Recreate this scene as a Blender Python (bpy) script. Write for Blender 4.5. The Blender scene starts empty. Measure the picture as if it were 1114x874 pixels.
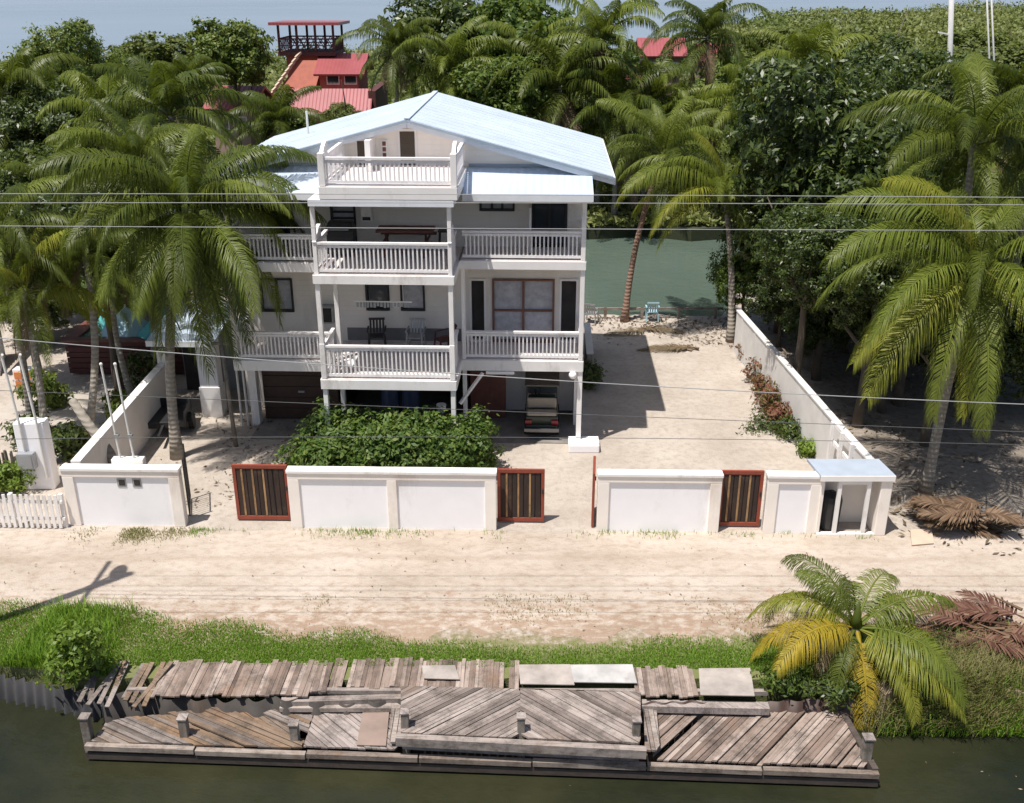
import bpy, math, random
import numpy as np
from mathutils import Vector, Matrix
random.seed(7); rng = np.random.default_rng(7)
S = bpy.context.scene; COL = S.collection
R = math.radians

# ------------------------------------------------------------------ camera, sky, sun, exposure
cam_d = bpy.data.cameras.new('camera'); cam = bpy.data.objects.new('camera', cam_d); COL.objects.link(cam)
CAMH, FPX = 13.6, 1100.0; PITCH = math.atan(457 / FPX)
cam.location = (0, 0, CAMH); cam.rotation_euler = (R(90) - PITCH, 0, 0)
cam_d.sensor_width = 36; cam_d.lens = FPX / 1114 * 36; cam_d.clip_start = 0.1; cam_d.clip_end = 20000
S.camera = cam
W = bpy.data.worlds.new('World'); S.world = W; W.use_nodes = True
nt = W.node_tree; bg = nt.nodes['Background']
sky = nt.nodes.new('ShaderNodeTexSky'); sky.sky_type = 'NISHITA'; sky.sun_disc = False
SUN = Vector((-0.27, -0.23, 1.0)).normalized()
sky.sun_elevation = math.asin(SUN.z); sky.sun_rotation = math.atan2(SUN.x, SUN.y); sky.dust_density = 2.0
nt.links.new(sky.outputs[0], bg.inputs[0]); bg.inputs[1].default_value = 0.092
sd = bpy.data.lights.new('sun', 'SUN'); so = bpy.data.objects.new('sun', sd); COL.objects.link(so)
sd.energy = 5.0; sd.angle = R(0.5); sd.color = (1, 0.955, 0.89)
so.rotation_euler = SUN.to_track_quat('Z', 'Y').to_euler(); so.location = (-20, -8, 60)
S.view_settings.view_transform = 'Standard'; S.view_settings.look = 'None'
S.view_settings.exposure = 0.24; S.view_settings.gamma = 1; S.view_settings.use_curve_mapping = False

# ------------------------------------------------------------------ pixel -> world survey helpers
def ray(px, py):
    a = (px - 557) / FPX; b = -(py - 437) / FPX
    return (a, math.cos(PITCH) + b * math.sin(PITCH), -math.sin(PITCH) + b * math.cos(PITCH))
def G(px, py, z=0.0):
    d = ray(px, py); t = (z - CAMH) / d[2]; return Vector((d[0] * t, d[1] * t, z))
def Q(x, y, z=0.0):      # first survey (rough ground plan) -> corrected ground plan
    D = y * math.cos(R(27.7)) + 13 * math.sin(R(27.7)); py = 870 * math.tan(math.atan2(13, y) - R(27.7))
    Y = CAMH / math.tan(PITCH + math.atan(py / FPX)); D2 = Y * math.cos(PITCH) + CAMH * math.sin(PITCH)
    return Vector((870 * x / D / FPX * D2, Y, z))
def Q2(x, y): v = Q(x, y); return (v.x, v.y)
def Qn(p):               # the same for an array of points
    x, y = p[:, 0], p[:, 1]; D = y * math.cos(R(27.7)) + 13 * math.sin(R(27.7)); py = 870 * np.tan(np.arctan2(13, y) - R(27.7))
    Y = CAMH / np.tan(PITCH + np.arctan(py / FPX)); D2 = Y * math.cos(PITCH) + CAMH * math.sin(PITCH)
    return np.stack([870 * x / D / FPX * D2, Y, p[:, 2]], 1)
def P(px, py, Y):
    d = ray(px, py); Y = Q(0, Y).y; t = Y / d[1]; return Vector((d[0] * t, Y, CAMH + d[2] * t))

# ------------------------------------------------------------------ materials
def nodes_of(name):
    m = bpy.data.materials.new(name); m.use_nodes = True
    return m, m.node_tree, m.node_tree.nodes['Principled BSDF']
def nd(t, kind, **kw):
    n = t.nodes.new(kind)
    for k, v in kw.items(): setattr(n, k, v)
    return n
def ramp(t, stops, src):
    r = nd(t, 'ShaderNodeValToRGB'); e = r.color_ramp.elements
    while len(e) < len(stops): e.new(0.5)
    for i, (p, c) in enumerate(stops):
        e[i].position = p; e[i].color = (*c, 1) if len(c) == 3 else c
    t.links.new(src, r.inputs[0]); return r.outputs[0]
def noise(t, scale, detail=5, vec=None, rough=0.6):
    n = nd(t, 'ShaderNodeTexNoise'); n.inputs['Scale'].default_value = scale; n.inputs['Detail'].default_value = detail
    n.inputs['Roughness'].default_value = rough
    if vec is not None: t.links.new(vec, n.inputs['Vector'])
    return n.outputs[0]
def objco(t): return nd(t, 'ShaderNodeTexCoord').outputs['Object']
def pos(t): return nd(t, 'ShaderNodeNewGeometry').outputs['Position']
def mixc(t, fac, a, b, blend='MIX'):
    m = nd(t, 'ShaderNodeMix', data_type='RGBA', blend_type=blend)
    for i, x in ((0, fac), (6, a), (7, b)):
        if isinstance(x, (int, float)): m.inputs[i].default_value = x
        elif isinstance(x, tuple): m.inputs[i].default_value = (*x, 1)
        else: t.links.new(x, m.inputs[i])
    return m.outputs[2]
def math_(t, op, a, b=None, clamp=False):
    m = nd(t, 'ShaderNodeMath', operation=op); m.use_clamp = clamp
    for i, x in enumerate((a, b)):
        if x is None: continue
        if isinstance(x, (int, float)): m.inputs[i].default_value = x
        else: t.links.new(x, m.inputs[i])
    return m.outputs[0]
def bump(t, b, h, strength=0.3, dist=0.02):
    n = nd(t, 'ShaderNodeBump'); n.inputs['Strength'].default_value = strength; n.inputs['Distance'].default_value = dist
    t.links.new(h, n.inputs['Height']); t.links.new(n.outputs[0], b.inputs['Normal'])
def mapped(t, vec, scale):
    m = nd(t, 'ShaderNodeMapping'); m.inputs['Scale'].default_value = scale
    t.links.new(vec, m.inputs['Vector']); return m.outputs[0]

def M_plain(name, col, rough=0.6, var=0.15, scale=3.0, metal=0.0, dirt=None, bmp=0.0):
    m, t, b = nodes_of(name)
    n = noise(t, scale, 6, objco(t))
    lo = tuple(c * (1 - var) for c in col); hi = tuple(min(1, c * (1 + var * 0.6)) for c in col)
    c = ramp(t, [(0.3, lo), (0.7, hi)], n)
    if dirt:
        n2 = noise(t, scale * 0.35, 8, mapped(t, objco(t), (1, 1, 0.35)), 0.75)
        f = ramp(t, [(0.56, (0, 0, 0)), (0.72, (1, 1, 1))], n2)
        c = mixc(t, math_(t, 'MULTIPLY', f, 0.7), c, dirt)
    t.links.new(c, b.inputs['Base Color']); b.inputs['Roughness'].default_value = rough; b.inputs['Metallic'].default_value = metal
    if bmp: bump(t, b, noise(t, scale * 12, 4, objco(t)), bmp, 0.01)
    return m
def M_leaf(name, cols, rough=0.5, trans=0.25, objvar=0.5):
    m, t, b = nodes_of(name)
    g = nd(t, 'ShaderNodeNewGeometry'); oi = nd(t, 'ShaderNodeObjectInfo')
    f = math_(t, 'ADD', math_(t, 'MULTIPLY', g.outputs['Random Per Island'], 1 - objvar * 0.5), math_(t, 'MULTIPLY', oi.outputs['Random'], objvar * 0.5))
    n = len(cols)
    c = ramp(t, [(0.08 + 0.84 * i / max(1, n - 1), k) for i, k in enumerate(cols)], f)
    t.links.new(c, b.inputs['Base Color']); b.inputs['Roughness'].default_value = rough
    b.inputs['Specular IOR Level'].default_value = 0.28
    tr = nd(t, 'ShaderNodeBsdfTranslucent'); c2 = mixc(t, 0.6, c, (0.25, 0.33, 0.02))
    t.links.new(c2, tr.inputs[0]); ms = nd(t, 'ShaderNodeMixShader'); ms.inputs[0].default_value = trans
    t.links.new(b.outputs[0], ms.inputs[1]); t.links.new(tr.outputs[0], ms.inputs[2])
    t.links.new(ms.outputs[0], t.nodes['Material Output'].inputs[0])
    return m
def M_wood(name, cols, streak=(1, 1, 1), rough=0.85, dark=(0.035, 0.028, 0.022), ang=None):
    m, t, b = nodes_of(name)
    g = nd(t, 'ShaderNodeNewGeometry').outputs['Random Per Island']
    n = len(cols); c = ramp(t, [(0.02 + 0.96 * i / max(1, n - 1), k) for i, k in enumerate(cols)], g)
    co = objco(t)
    if ang is not None:
        mp = nd(t, 'ShaderNodeMapping'); mp.inputs['Rotation'].default_value = (0, 0, -ang); t.links.new(co, mp.inputs['Vector']); v = mapped(t, mp.outputs[0], (0.35, 7, 2))
    else: v = mapped(t, co, streak)
    n1 = noise(t, 5 if ang is None else 3.5, 8, v, 0.75)
    c = mixc(t, 1.0, c, ramp(t, [(0.28, (0.42, 0.40, 0.39)), (0.5, (0.95, 0.94, 0.93)), (0.7, (1.25, 1.22, 1.2))], n1), 'MULTIPLY')
    n2 = noise(t, 1.7, 9, co, 0.8)
    c = mixc(t, math_(t, 'MULTIPLY', ramp(t, [(0.47, (0, 0, 0)), (0.64, (1, 1, 1))], n2), 0.68), c, dark)
    n3 = noise(t, 0.9, 6, co, 0.7); c = mixc(t, math_(t, 'MULTIPLY', ramp(t, [(0.56, (0, 0, 0)), (0.68, (1, 1, 1))], n3), 0.4), c, (0.22, 0.12, 0.065))
    t.links.new(c, b.inputs['Base Color']); b.inputs['Roughness'].default_value = rough
    bump(t, b, n1, 0.6, 0.012)
    return m
def M_siding(name, col, pitch=0.16, dirt=(0.35, 0.33, 0.3)):
    m, t, b = nodes_of(name); o = objco(t)
    s = nd(t, 'ShaderNodeSeparateXYZ'); t.links.new(o, s.inputs[0])
    fr = math_(t, 'FRACT', math_(t, 'DIVIDE', s.outputs[2], pitch))
    n2 = noise(t, 0.8, 8, mapped(t, o, (1, 1, 0.3)), 0.7)
    c = mixc(t, math_(t, 'MULTIPLY', ramp(t, [(0.5, (0, 0, 0)), (0.75, (1, 1, 1))], n2), 0.3), col, dirt)
    t.links.new(c, b.inputs['Base Color']); b.inputs['Roughness'].default_value = 0.6
    bump(t, b, fr, 0.6, 0.012)
    return m
def M_metal_roof(name, col, axis=0, pitch=0.22):
    m, t, b = nodes_of(name); o = objco(t)
    s = nd(t, 'ShaderNodeSeparateXYZ'); t.links.new(o, s.inputs[0])
    w = math_(t, 'SINE', math_(t, 'MULTIPLY', s.outputs[axis], 2 * math.pi / pitch))
    n = noise(t, 0.7, 6, o); c = ramp(t, [(0.3, tuple(k * 0.86 for k in col)), (0.7, tuple(min(1, k * 1.05) for k in col))], n)
    st = noise(t, 1.6, 8, mapped(t, o, (1, 0.25, 1)), 0.75)
    c = mixc(t, math_(t, 'MULTIPLY', ramp(t, [(0.6, (0, 0, 0)), (0.8, (1, 1, 1))], st), 0.35), c, (0.42, 0.43, 0.44))
    t.links.new(c, b.inputs['Base Color']); b.inputs['Roughness'].default_value = 0.38
    bump(t, b, w, 0.35, 0.02)
    return m
def M_water(name, col, rough, scale, strength, col2=None, cscale=0.15):
    m, t, b = nodes_of(name); p = pos(t)
    c = ramp(t, [(0.35, col), (0.65, col2 or col)], noise(t, cscale, 5, p))
    t.links.new(c, b.inputs['Base Color']); b.inputs['Roughness'].default_value = rough; b.inputs['IOR'].default_value = 1.33
    h = noise(t, scale, 4, mapped(t, p, (1, 1.6, 1)))
    bump(t, b, h, strength, 0.1)
    return m
def M_glass(name, col=(0.03, 0.04, 0.05)):
    m, t, b = nodes_of(name); b.inputs['Base Color'].default_value = (*col, 1); b.inputs['Roughness'].default_value = 0.08
    b.inputs['Specular IOR Level'].default_value = 0.8
    bump(t, b, noise(t, 1.5, 2, objco(t)), 0.05, 0.05)
    return m

M = {}
M['white'] = M_plain('white_paint', (0.84, 0.81, 0.785), 0.5, 0.06, 2.0, dirt=(0.40, 0.35, 0.30))
M['railing'] = M_plain('railing_paint', (0.84, 0.81, 0.80), 0.45, 0.08, 6.0, dirt=(0.42, 0.37, 0.32))
M['siding'] = M_siding('cream_siding', (0.82, 0.77, 0.71))
M['stucco'] = M_plain('white_stucco', (0.90, 0.885, 0.90), 0.8, 0.03, 1.5, dirt=(0.66, 0.63, 0.60), bmp=0.15)
M['cream'] = M_plain('cream_stucco', (0.88, 0.81, 0.74), 0.75, 0.06, 1.5, dirt=(0.6, 0.5, 0.42), bmp=0.15)
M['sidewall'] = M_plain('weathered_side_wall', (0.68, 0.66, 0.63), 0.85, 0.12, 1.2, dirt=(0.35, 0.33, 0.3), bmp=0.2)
M['roof'] = M_metal_roof('pale_blue_metal_roof', (0.57, 0.645, 0.745), 1)
M['roof2'] = M_metal_roof('pale_blue_porch_roof', (0.52, 0.61, 0.74), 0)
M['roofedge'] = M_plain('roof_edge_trim', (0.30, 0.36, 0.42), 0.5, 0.1)
M['fascia'] = M_plain('fascia_paint', (0.74, 0.76, 0.79), 0.5, 0.06, dirt=(0.5, 0.5, 0.5))
M['deckpaint'] = M_plain('deck_paint', (0.72, 0.66, 0.64), 0.6, 0.12, 2.0, dirt=(0.4, 0.35, 0.33))
M['soffit'] = M_plain('porch_ceiling_paint', (0.66, 0.62, 0.58), 0.7, 0.1)
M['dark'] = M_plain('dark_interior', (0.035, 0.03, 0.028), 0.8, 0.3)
M['doorframe'] = M_plain('red_brown_door_frame', (0.20, 0.085, 0.055), 0.5, 0.2, 4.0)
M['brown'] = M_plain('brown_timber', (0.055, 0.03, 0.022), 0.55, 0.25, 4.0)
M['redbrown'] = M_plain('red_brown_boards', (0.16, 0.06, 0.045), 0.6, 0.25, 3.0)
M['olive'] = M_plain('olive_brown_shutter', (0.075, 0.055, 0.035), 0.6, 0.2)
M['glass'] = M_glass('window_glass')
M['curtain'] = M_plain('curtained_glass', (0.50, 0.50, 0.54), 0.2, 0.25, 5.0)
M['black'] = M_plain('black_plastic', (0.02, 0.02, 0.022), 0.5, 0.3)
M['gatefr'] = M_plain('red_gate_frame', (0.26, 0.055, 0.03), 0.5, 0.2, 5.0)
M['gateslat'] = M_wood('gate_slats', [(0.028, 0.018, 0.014), (0.055, 0.028, 0.02), (0.035, 0.02, 0.016)], (1, 1, 0.2))
GREY = [(0.13, 0.105, 0.092), (0.25, 0.208, 0.185), (0.40, 0.345, 0.31), (0.17, 0.138, 0.122), (0.30, 0.25, 0.222)]
REDG = [(0.14, 0.098, 0.078), (0.27, 0.205, 0.168), (0.42, 0.345, 0.30), (0.18, 0.13, 0.105), (0.31, 0.245, 0.205)]
PALE = [(0.28, 0.24, 0.22), (0.38, 0.33, 0.305), (0.21, 0.175, 0.16)]
MOSS = [(0.20, 0.165, 0.142), (0.24, 0.155, 0.09), (0.13, 0.105, 0.09), (0.30, 0.26, 0.235), (0.21, 0.178, 0.16)]
M['wood'] = M_wood('weathered_planks', GREY, ang=0.0); M['woodl'] = M_wood('weathered_planks_left', GREY, ang=R(38)); M['woodr'] = M_wood('weathered_planks_right', GREY, ang=R(-41))
M['woodred'] = M_wood('weathered_red_planks', REDG, ang=R(48)); M['woodwalk'] = M_wood('weathered_walkway_planks', REDG, ang=R(88))
M['woodpale'] = M_wood('pale_bleached_planks', PALE, ang=R(135)); M['woodmoss'] = M_wood('orange_stained_planks', MOSS, ang=R(152))
M['woodedge'] = M_wood('worn_edge_timber', [(0.26, 0.22, 0.185), (0.33, 0.28, 0.24), (0.21, 0.17, 0.14)], dark=(0.045, 0.022, 0.016), ang=0.0); M['wooddark'] = M_wood('wet_dark_timber', [(0.05, 0.038, 0.032), (0.09, 0.07, 0.06)], ang=0.0)
M['ply'] = M_plain('bleached_plywood', (0.37, 0.325, 0.29), 0.8, 0.3, 2.5, dirt=(0.18, 0.14, 0.12))
M['plybrown'] = M_plain('brown_plywood', (0.27, 0.20, 0.165), 0.8, 0.2, 2.0)
M['tin'] = M_plain('corrugated_sheet', (0.038, 0.037, 0.04), 0.9, 0.35, 1.5, dirt=(0.06, 0.045, 0.035))
M['tindark'] = M_plain('rusty_dark_sheet', (0.05, 0.043, 0.038), 0.85, 0.4, 2.0, dirt=(0.10, 0.055, 0.03))
M['metal'] = M_plain('grey_metal', (0.35, 0.36, 0.37), 0.4, 0.15, metal=0.3)
M['pipe'] = M_plain('pvc_pipe', (0.72, 0.70, 0.66), 0.4, 0.1)
M['wire'] = M_plain('grey_cable', (0.33, 0.33, 0.33), 0.5, 0.1)
M['wiredark'] = M_plain('dark_cable', (0.10, 0.10, 0.10), 0.5, 0.1)
M['pole'] = M_wood('grey_pole_wood', [(0.24, 0.21, 0.18), (0.28, 0.25, 0.21)], (1, 1, 0.1))
M['bark'] = M_plain('tree_bark', (0.12, 0.095, 0.07), 0.9, 0.35, 6.0, bmp=0.4)
M['teal'] = M_plain('teal_canvas', (0.10, 0.42, 0.42), 0.7, 0.15)
M['ltblue'] = M_plain('light_blue_canvas', (0.38, 0.58, 0.66), 0.7, 0.15)
M['orange'] = M_plain('orange_plastic', (0.62, 0.20, 0.06), 0.5, 0.1)
M['pink'] = M_plain('pink_red_plastic', (0.50, 0.05, 0.10), 0.5, 0.1)
M['redroof'] = M_metal_roof('red_metal_roof', (0.33, 0.088, 0.092), 0, 0.3)
M['redwall'] = M_plain('terracotta_wall', (0.38, 0.12, 0.08), 0.8, 0.15)
M['pinkwall'] = M_plain('faded_pink_wall', (0.36, 0.25, 0.21), 0.8, 0.15)
M['darkred'] = M_plain('dark_red_timber', (0.10, 0.032, 0.03), 0.7, 0.2)
M['greyroof'] = M_plain('grey_roofing', (0.28, 0.28, 0.29), 0.8, 0.25, 2.0)
M['beige'] = M_plain('beige_upholstery', (0.40, 0.335, 0.255), 0.5, 0.1)
M['cartbody'] = M_plain('dark_cart_paint', (0.045, 0.055, 0.04), 0.3, 0.2)
M['cartroof'] = M_plain('cart_roof_plastic', (0.13, 0.115, 0.10), 0.4, 0.15)
M['redlight'] = M_plain('red_tail_lens', (0.26, 0.015, 0.02), 0.2, 0.1)
M['rubber'] = M_plain('rubber', (0.02, 0.02, 0.02), 0.8, 0.2)
M['chrome'] = M_plain('bumper_metal', (0.16, 0.16, 0.165), 0.3, 0.1, metal=0.7)
M['tan'] = M_plain('tan_board', (0.55, 0.42, 0.32), 0.7, 0.1)
M['rock'] = M_plain('grey_rock', (0.26, 0.25, 0.23), 0.9, 0.3, 4.0, bmp=0.5)
M['blueplastic'] = M_plain('blue_barrel_plastic', (0.05, 0.08, 0.16), 0.4, 0.15)
M['coco'] = M_plain('green_coconut', (0.16, 0.19, 0.04), 0.5, 0.3)

def M_trunk(name, col):
    m, t, b = nodes_of(name); o = objco(t); s = nd(t, 'ShaderNodeSeparateXYZ'); t.links.new(o, s.inputs[0])
    n = noise(t, 3, 6, o)
    w = math_(t, 'SINE', math_(t, 'ADD', math_(t, 'MULTIPLY', s.outputs[2], 42.0), math_(t, 'MULTIPLY', n, 5.0)))
    c = ramp(t, [(0.0, tuple(k * 0.6 for k in col)), (0.5, col), (1.0, tuple(k * 1.2 for k in col))], math_(t, 'ADD', math_(t, 'MULTIPLY', w, 0.2), n))
    t.links.new(c, b.inputs['Base Color']); b.inputs['Roughness'].default_value = 0.9
    bump(t, b, w, 0.5, 0.02)
    return m
M['ptrunk'] = M_trunk('palm_trunk', (0.27, 0.24, 0.20))
M['ptrunkred'] = M_trunk('red_brown_palm_trunk', (0.24, 0.15, 0.11))
M['frond'] = M_leaf('palm_leaf', [(0.045, 0.066, 0.012), (0.078, 0.102, 0.016), (0.12, 0.142, 0.024)], 0.42, 0.25, 0.7)
M['frond2'] = M_leaf('palm_leaf_bright', [(0.09, 0.125, 0.018), (0.135, 0.17, 0.025), (0.19, 0.21, 0.04)], 0.45, 0.28, 0.5)
M['frondy'] = M_leaf('palm_leaf_yellow', [(0.34, 0.25, 0.02), (0.46, 0.33, 0.03), (0.36, 0.29, 0.04)], 0.5, 0.35, 0.5)
M['frondyg'] = M_leaf('palm_leaf_yellow_green', [(0.20, 0.23, 0.03), (0.28, 0.27, 0.04), (0.16, 0.20, 0.03)], 0.45, 0.35, 0.5)
M['frondd'] = M_leaf('palm_leaf_dry', [(0.12, 0.085, 0.05), (0.20, 0.145, 0.09), (0.15, 0.105, 0.06)], 0.8, 0.15, 0.5)
M['deadred'] = M_leaf('dead_frond_red_brown', [(0.075, 0.03, 0.02), (0.13, 0.06, 0.04), (0.20, 0.115, 0.08)], 0.8, 0.05, 0.4)
M['deadtan'] = M_leaf('dead_frond_tan', [(0.085, 0.05, 0.03), (0.16, 0.10, 0.06), (0.26, 0.18, 0.12)], 0.8, 0.05, 0.4)
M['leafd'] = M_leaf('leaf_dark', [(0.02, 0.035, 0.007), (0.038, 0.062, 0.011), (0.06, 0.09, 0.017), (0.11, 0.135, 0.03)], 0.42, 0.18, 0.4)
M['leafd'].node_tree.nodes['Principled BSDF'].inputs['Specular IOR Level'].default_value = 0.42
M['mangrove'] = None
M['leafm'] = M_leaf('leaf_mid', [(0.045, 0.08, 0.014), (0.07, 0.115, 0.02), (0.11, 0.155, 0.026), (0.17, 0.19, 0.04)], 0.45, 0.25, 0.6)
M['leafl'] = M_leaf('leaf_light', [(0.09, 0.15, 0.02), (0.14, 0.21, 0.03), (0.20, 0.27, 0.05)], 0.45, 0.3, 0.5)
M['leafy'] = M_leaf('leaf_olive', [(0.07, 0.095, 0.025), (0.11, 0.135, 0.03), (0.155, 0.175, 0.045)], 0.55, 0.25, 0.6)
def M_mangrove():
    m = M_leaf('mangrove_leaf', [(0.08, 0.115, 0.022), (0.13, 0.165, 0.032), (0.19, 0.215, 0.05)], 0.5, 0.2, 0.0); t = m.node_tree; b = t.nodes['Principled BSDF']
    n = noise(t, 0.022, 6, pos(t)); src = b.inputs['Base Color'].links[0].from_socket
    c = mixc(t, ramp(t, [(0.40, (0, 0, 0)), (0.58, (1, 1, 1))], n), mixc(t, 0.35, src, (0.05, 0.085, 0.02)), mixc(t, 0.55, src, (0.20, 0.20, 0.075))); t.links.new(c, b.inputs['Base Color']); return m
M['mangrove'] = M_mangrove()
M['leafred'] = M_leaf('leaf_reddish', [(0.14, 0.045, 0.03), (0.20, 0.08, 0.05), (0.12, 0.12, 0.04)], 0.5, 0.2, 0.4)
M['hedge'] = M_leaf('hedge_leaf', [(0.032, 0.066, 0.012), (0.055, 0.104, 0.018), (0.085, 0.145, 0.027), (0.15, 0.19, 0.045)], 0.5, 0.25, 0.2)
M['grass'] = M_leaf('grass_blade', [(0.11, 0.22, 0.02), (0.16, 0.30, 0.028), (0.24, 0.36, 0.05)], 0.5, 0.35, 0.1)
M['grassdry'] = M_leaf('dry_grass', [(0.20, 0.17, 0.07), (0.30, 0.25, 0.12), (0.16, 0.19, 0.05)], 0.6, 0.3, 0.1)
M['litter'] = M_leaf('leaf_litter', [(0.08, 0.06, 0.04), (0.16, 0.12, 0.08), (0.26, 0.2, 0.14)], 0.8, 0.05, 0.1)

def M_ground():
    m, t, b = nodes_of('sandy_ground'); p = pos(t)
    s = nd(t, 'ShaderNodeSeparateXYZ'); t.links.new(p, s.inputs[0]); X, Y = s.outputs[0], s.outputs[1]
    n1 = noise(t, 0.5, 8, p, 0.65); n2 = noise(t, 4.5, 8, p, 0.7); n3 = noise(t, 28, 4, p)
    c = ramp(t, [(0.3, (0.37, 0.315, 0.265)), (0.55, (0.47, 0.41, 0.35)), (0.75, (0.53, 0.475, 0.41))], n1)
    c = mixc(t, math_(t, 'MULTIPLY', ramp(t, [(0.47, (0, 0, 0)), (0.64, (1, 1, 1))], n2), 0.5), c, (0.30, 0.245, 0.20))
    c = mixc(t, 1.0, c, ramp(t, [(0.3, (0.86, 0.86, 0.86)), (0.7, (1.08, 1.08, 1.08))], n3), 'MULTIPLY')
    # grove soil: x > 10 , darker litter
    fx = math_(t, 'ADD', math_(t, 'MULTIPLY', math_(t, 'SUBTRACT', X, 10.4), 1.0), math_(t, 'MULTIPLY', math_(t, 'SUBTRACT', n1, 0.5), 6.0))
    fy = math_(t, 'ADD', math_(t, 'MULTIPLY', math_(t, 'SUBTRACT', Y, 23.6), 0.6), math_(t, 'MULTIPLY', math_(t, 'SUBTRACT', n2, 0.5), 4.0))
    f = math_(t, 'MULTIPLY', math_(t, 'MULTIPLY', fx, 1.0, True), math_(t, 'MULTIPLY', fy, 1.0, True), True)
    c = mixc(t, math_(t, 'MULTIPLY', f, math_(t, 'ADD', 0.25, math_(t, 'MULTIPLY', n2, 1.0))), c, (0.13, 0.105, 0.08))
    # canal verge soil
    fv = math_(t, 'ADD', math_(t, 'MULTIPLY', math_(t, 'SUBTRACT', 19.9, Y), 0.9), math_(t, 'MULTIPLY', math_(t, 'SUBTRACT', n2, 0.5), 5.0), True)
    c = mixc(t, math_(t, 'MULTIPLY', fv, 0.85), c, (0.25, 0.185, 0.115))
    fg = math_(t, 'ADD', math_(t, 'MULTIPLY', math_(t, 'SUBTRACT', 19.1, Y), 1.5), math_(t, 'MULTIPLY', math_(t, 'SUBTRACT', n2, 0.5), 4.0), True)
    fg = math_(t, 'MULTIPLY', fg, math_(t, 'MULTIPLY', math_(t, 'SUBTRACT', 7.6, X), 1.0, True))
    c = mixc(t, math_(t, 'MULTIPLY', fg, 0.8), c, (0.13, 0.16, 0.04))
    # far land: green-brown floor
    ff = math_(t, 'MULTIPLY', math_(t, 'SUBTRACT', Y, 55.0), 0.5, True)
    c = mixc(t, ff, c, (0.035, 0.042, 0.018))
    t.links.new(c, b.inputs['Base Color']); b.inputs['Roughness'].default_value = 0.95
    bump(t, b, math_(t, 'ADD', n2, math_(t, 'MULTIPLY', n3, 0.4)), 0.6, 0.06)
    return m
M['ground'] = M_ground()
def M_road():
    m, t, b = nodes_of('dirt_road_sand'); p = pos(t)
    s = nd(t, 'ShaderNodeSeparateXYZ'); t.links.new(p, s.inputs[0]); X, Y = s.outputs[0], s.outputs[1]
    n1 = noise(t, 0.55, 8, mapped(t, p, (0.5, 1, 1)), 0.65); n2 = noise(t, 5, 8, mapped(t, p, (0.6, 1, 1)), 0.7); n3 = noise(t, 30, 4, p)
    c = ramp(t, [(0.3, (0.41, 0.35, 0.285)), (0.5, (0.50, 0.432, 0.365)), (0.75, (0.555, 0.49, 0.425))], n1)
    c = mixc(t, math_(t, 'MULTIPLY', ramp(t, [(0.46, (0, 0, 0)), (0.66, (1, 1, 1))], n2), 0.5), c, (0.31, 0.23, 0.175))
    # wheel ruts along the road
    wob = math_(t, 'ADD', Y, math_(t, 'MULTIPLY', math_(t, 'SUBTRACT', noise(t, 0.15, 3, p), 0.5), 1.2))
    r1 = math_(t, 'ABSOLUTE', math_(t, 'SUBTRACT', math_(t, 'FRACT', math_(t, 'MULTIPLY', wob, 0.47)), 0.5))
    rf = ramp(t, [(0.02, (1, 1, 1)), (0.09, (0, 0, 0))], r1)
    c = mixc(t, math_(t, 'MULTIPLY', rf, math_(t, 'MULTIPLY', n1, 0.6)), c, (0.35, 0.27, 0.21))
    # reddish soil towards the canal
    fr = math_(t, 'ADD', math_(t, 'MULTIPLY', math_(t, 'SUBTRACT', 20.6, Y), 0.75), math_(t, 'MULTIPLY', math_(t, 'SUBTRACT', n2, 0.52), 6.0), True)
    c = mixc(t, math_(t, 'MULTIPLY', fr, 0.8), c, (0.32, 0.22, 0.15))
    n6 = noise(t, 0.22, 6, mapped(t, p, (0.7, 1.1, 1)), 0.7); c = mixc(t, 1.0, c, ramp(t, [(0.3, (0.78, 0.74, 0.70)), (0.7, (1.08, 1.08, 1.08))], n6), 'MULTIPLY')
    n5 = noise(t, 0.9, 4, p); rr = math_(t, 'MULTIPLY', ramp(t, [(0.64, (0, 0, 0)), (0.72, (1, 1, 1))], n5), math_(t, 'MULTIPLY', math_(t, 'SUBTRACT', 21.8, Y), 0.6, True))
    c = mixc(t, math_(t, 'MULTIPLY', rr, 0.5), c, (0.42, 0.22, 0.15))
    c = mixc(t, 1.0, c, ramp(t, [(0.3, (0.88, 0.88, 0.88)), (0.7, (1.07, 1.07, 1.07))], n3), 'MULTIPLY')
    t.links.new(c, b.inputs['Base Color']); b.inputs['Roughness'].default_value = 0.95
    bump(t, b, math_(t, 'ADD', n2, math_(t, 'MULTIPLY', n3, 0.4)), 0.55, 0.06)
    return m
M['road'] = M_road()
M['canal'] = M_water('canal_water', (0.013, 0.016, 0.009), 0.05, 2.0, 0.4, (0.034, 0.034, 0.017), 0.25)
M['lagoon'] = M_water('lagoon_water', (0.075, 0.105, 0.083), 0.12, 1.2, 0.3, (0.10, 0.135, 0.108), 0.08)
M['sea'] = M_water('sea_water', (0.20, 0.25, 0.32), 0.25, 0.05, 0.5, (0.25, 0.30, 0.37), 0.003)

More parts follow.
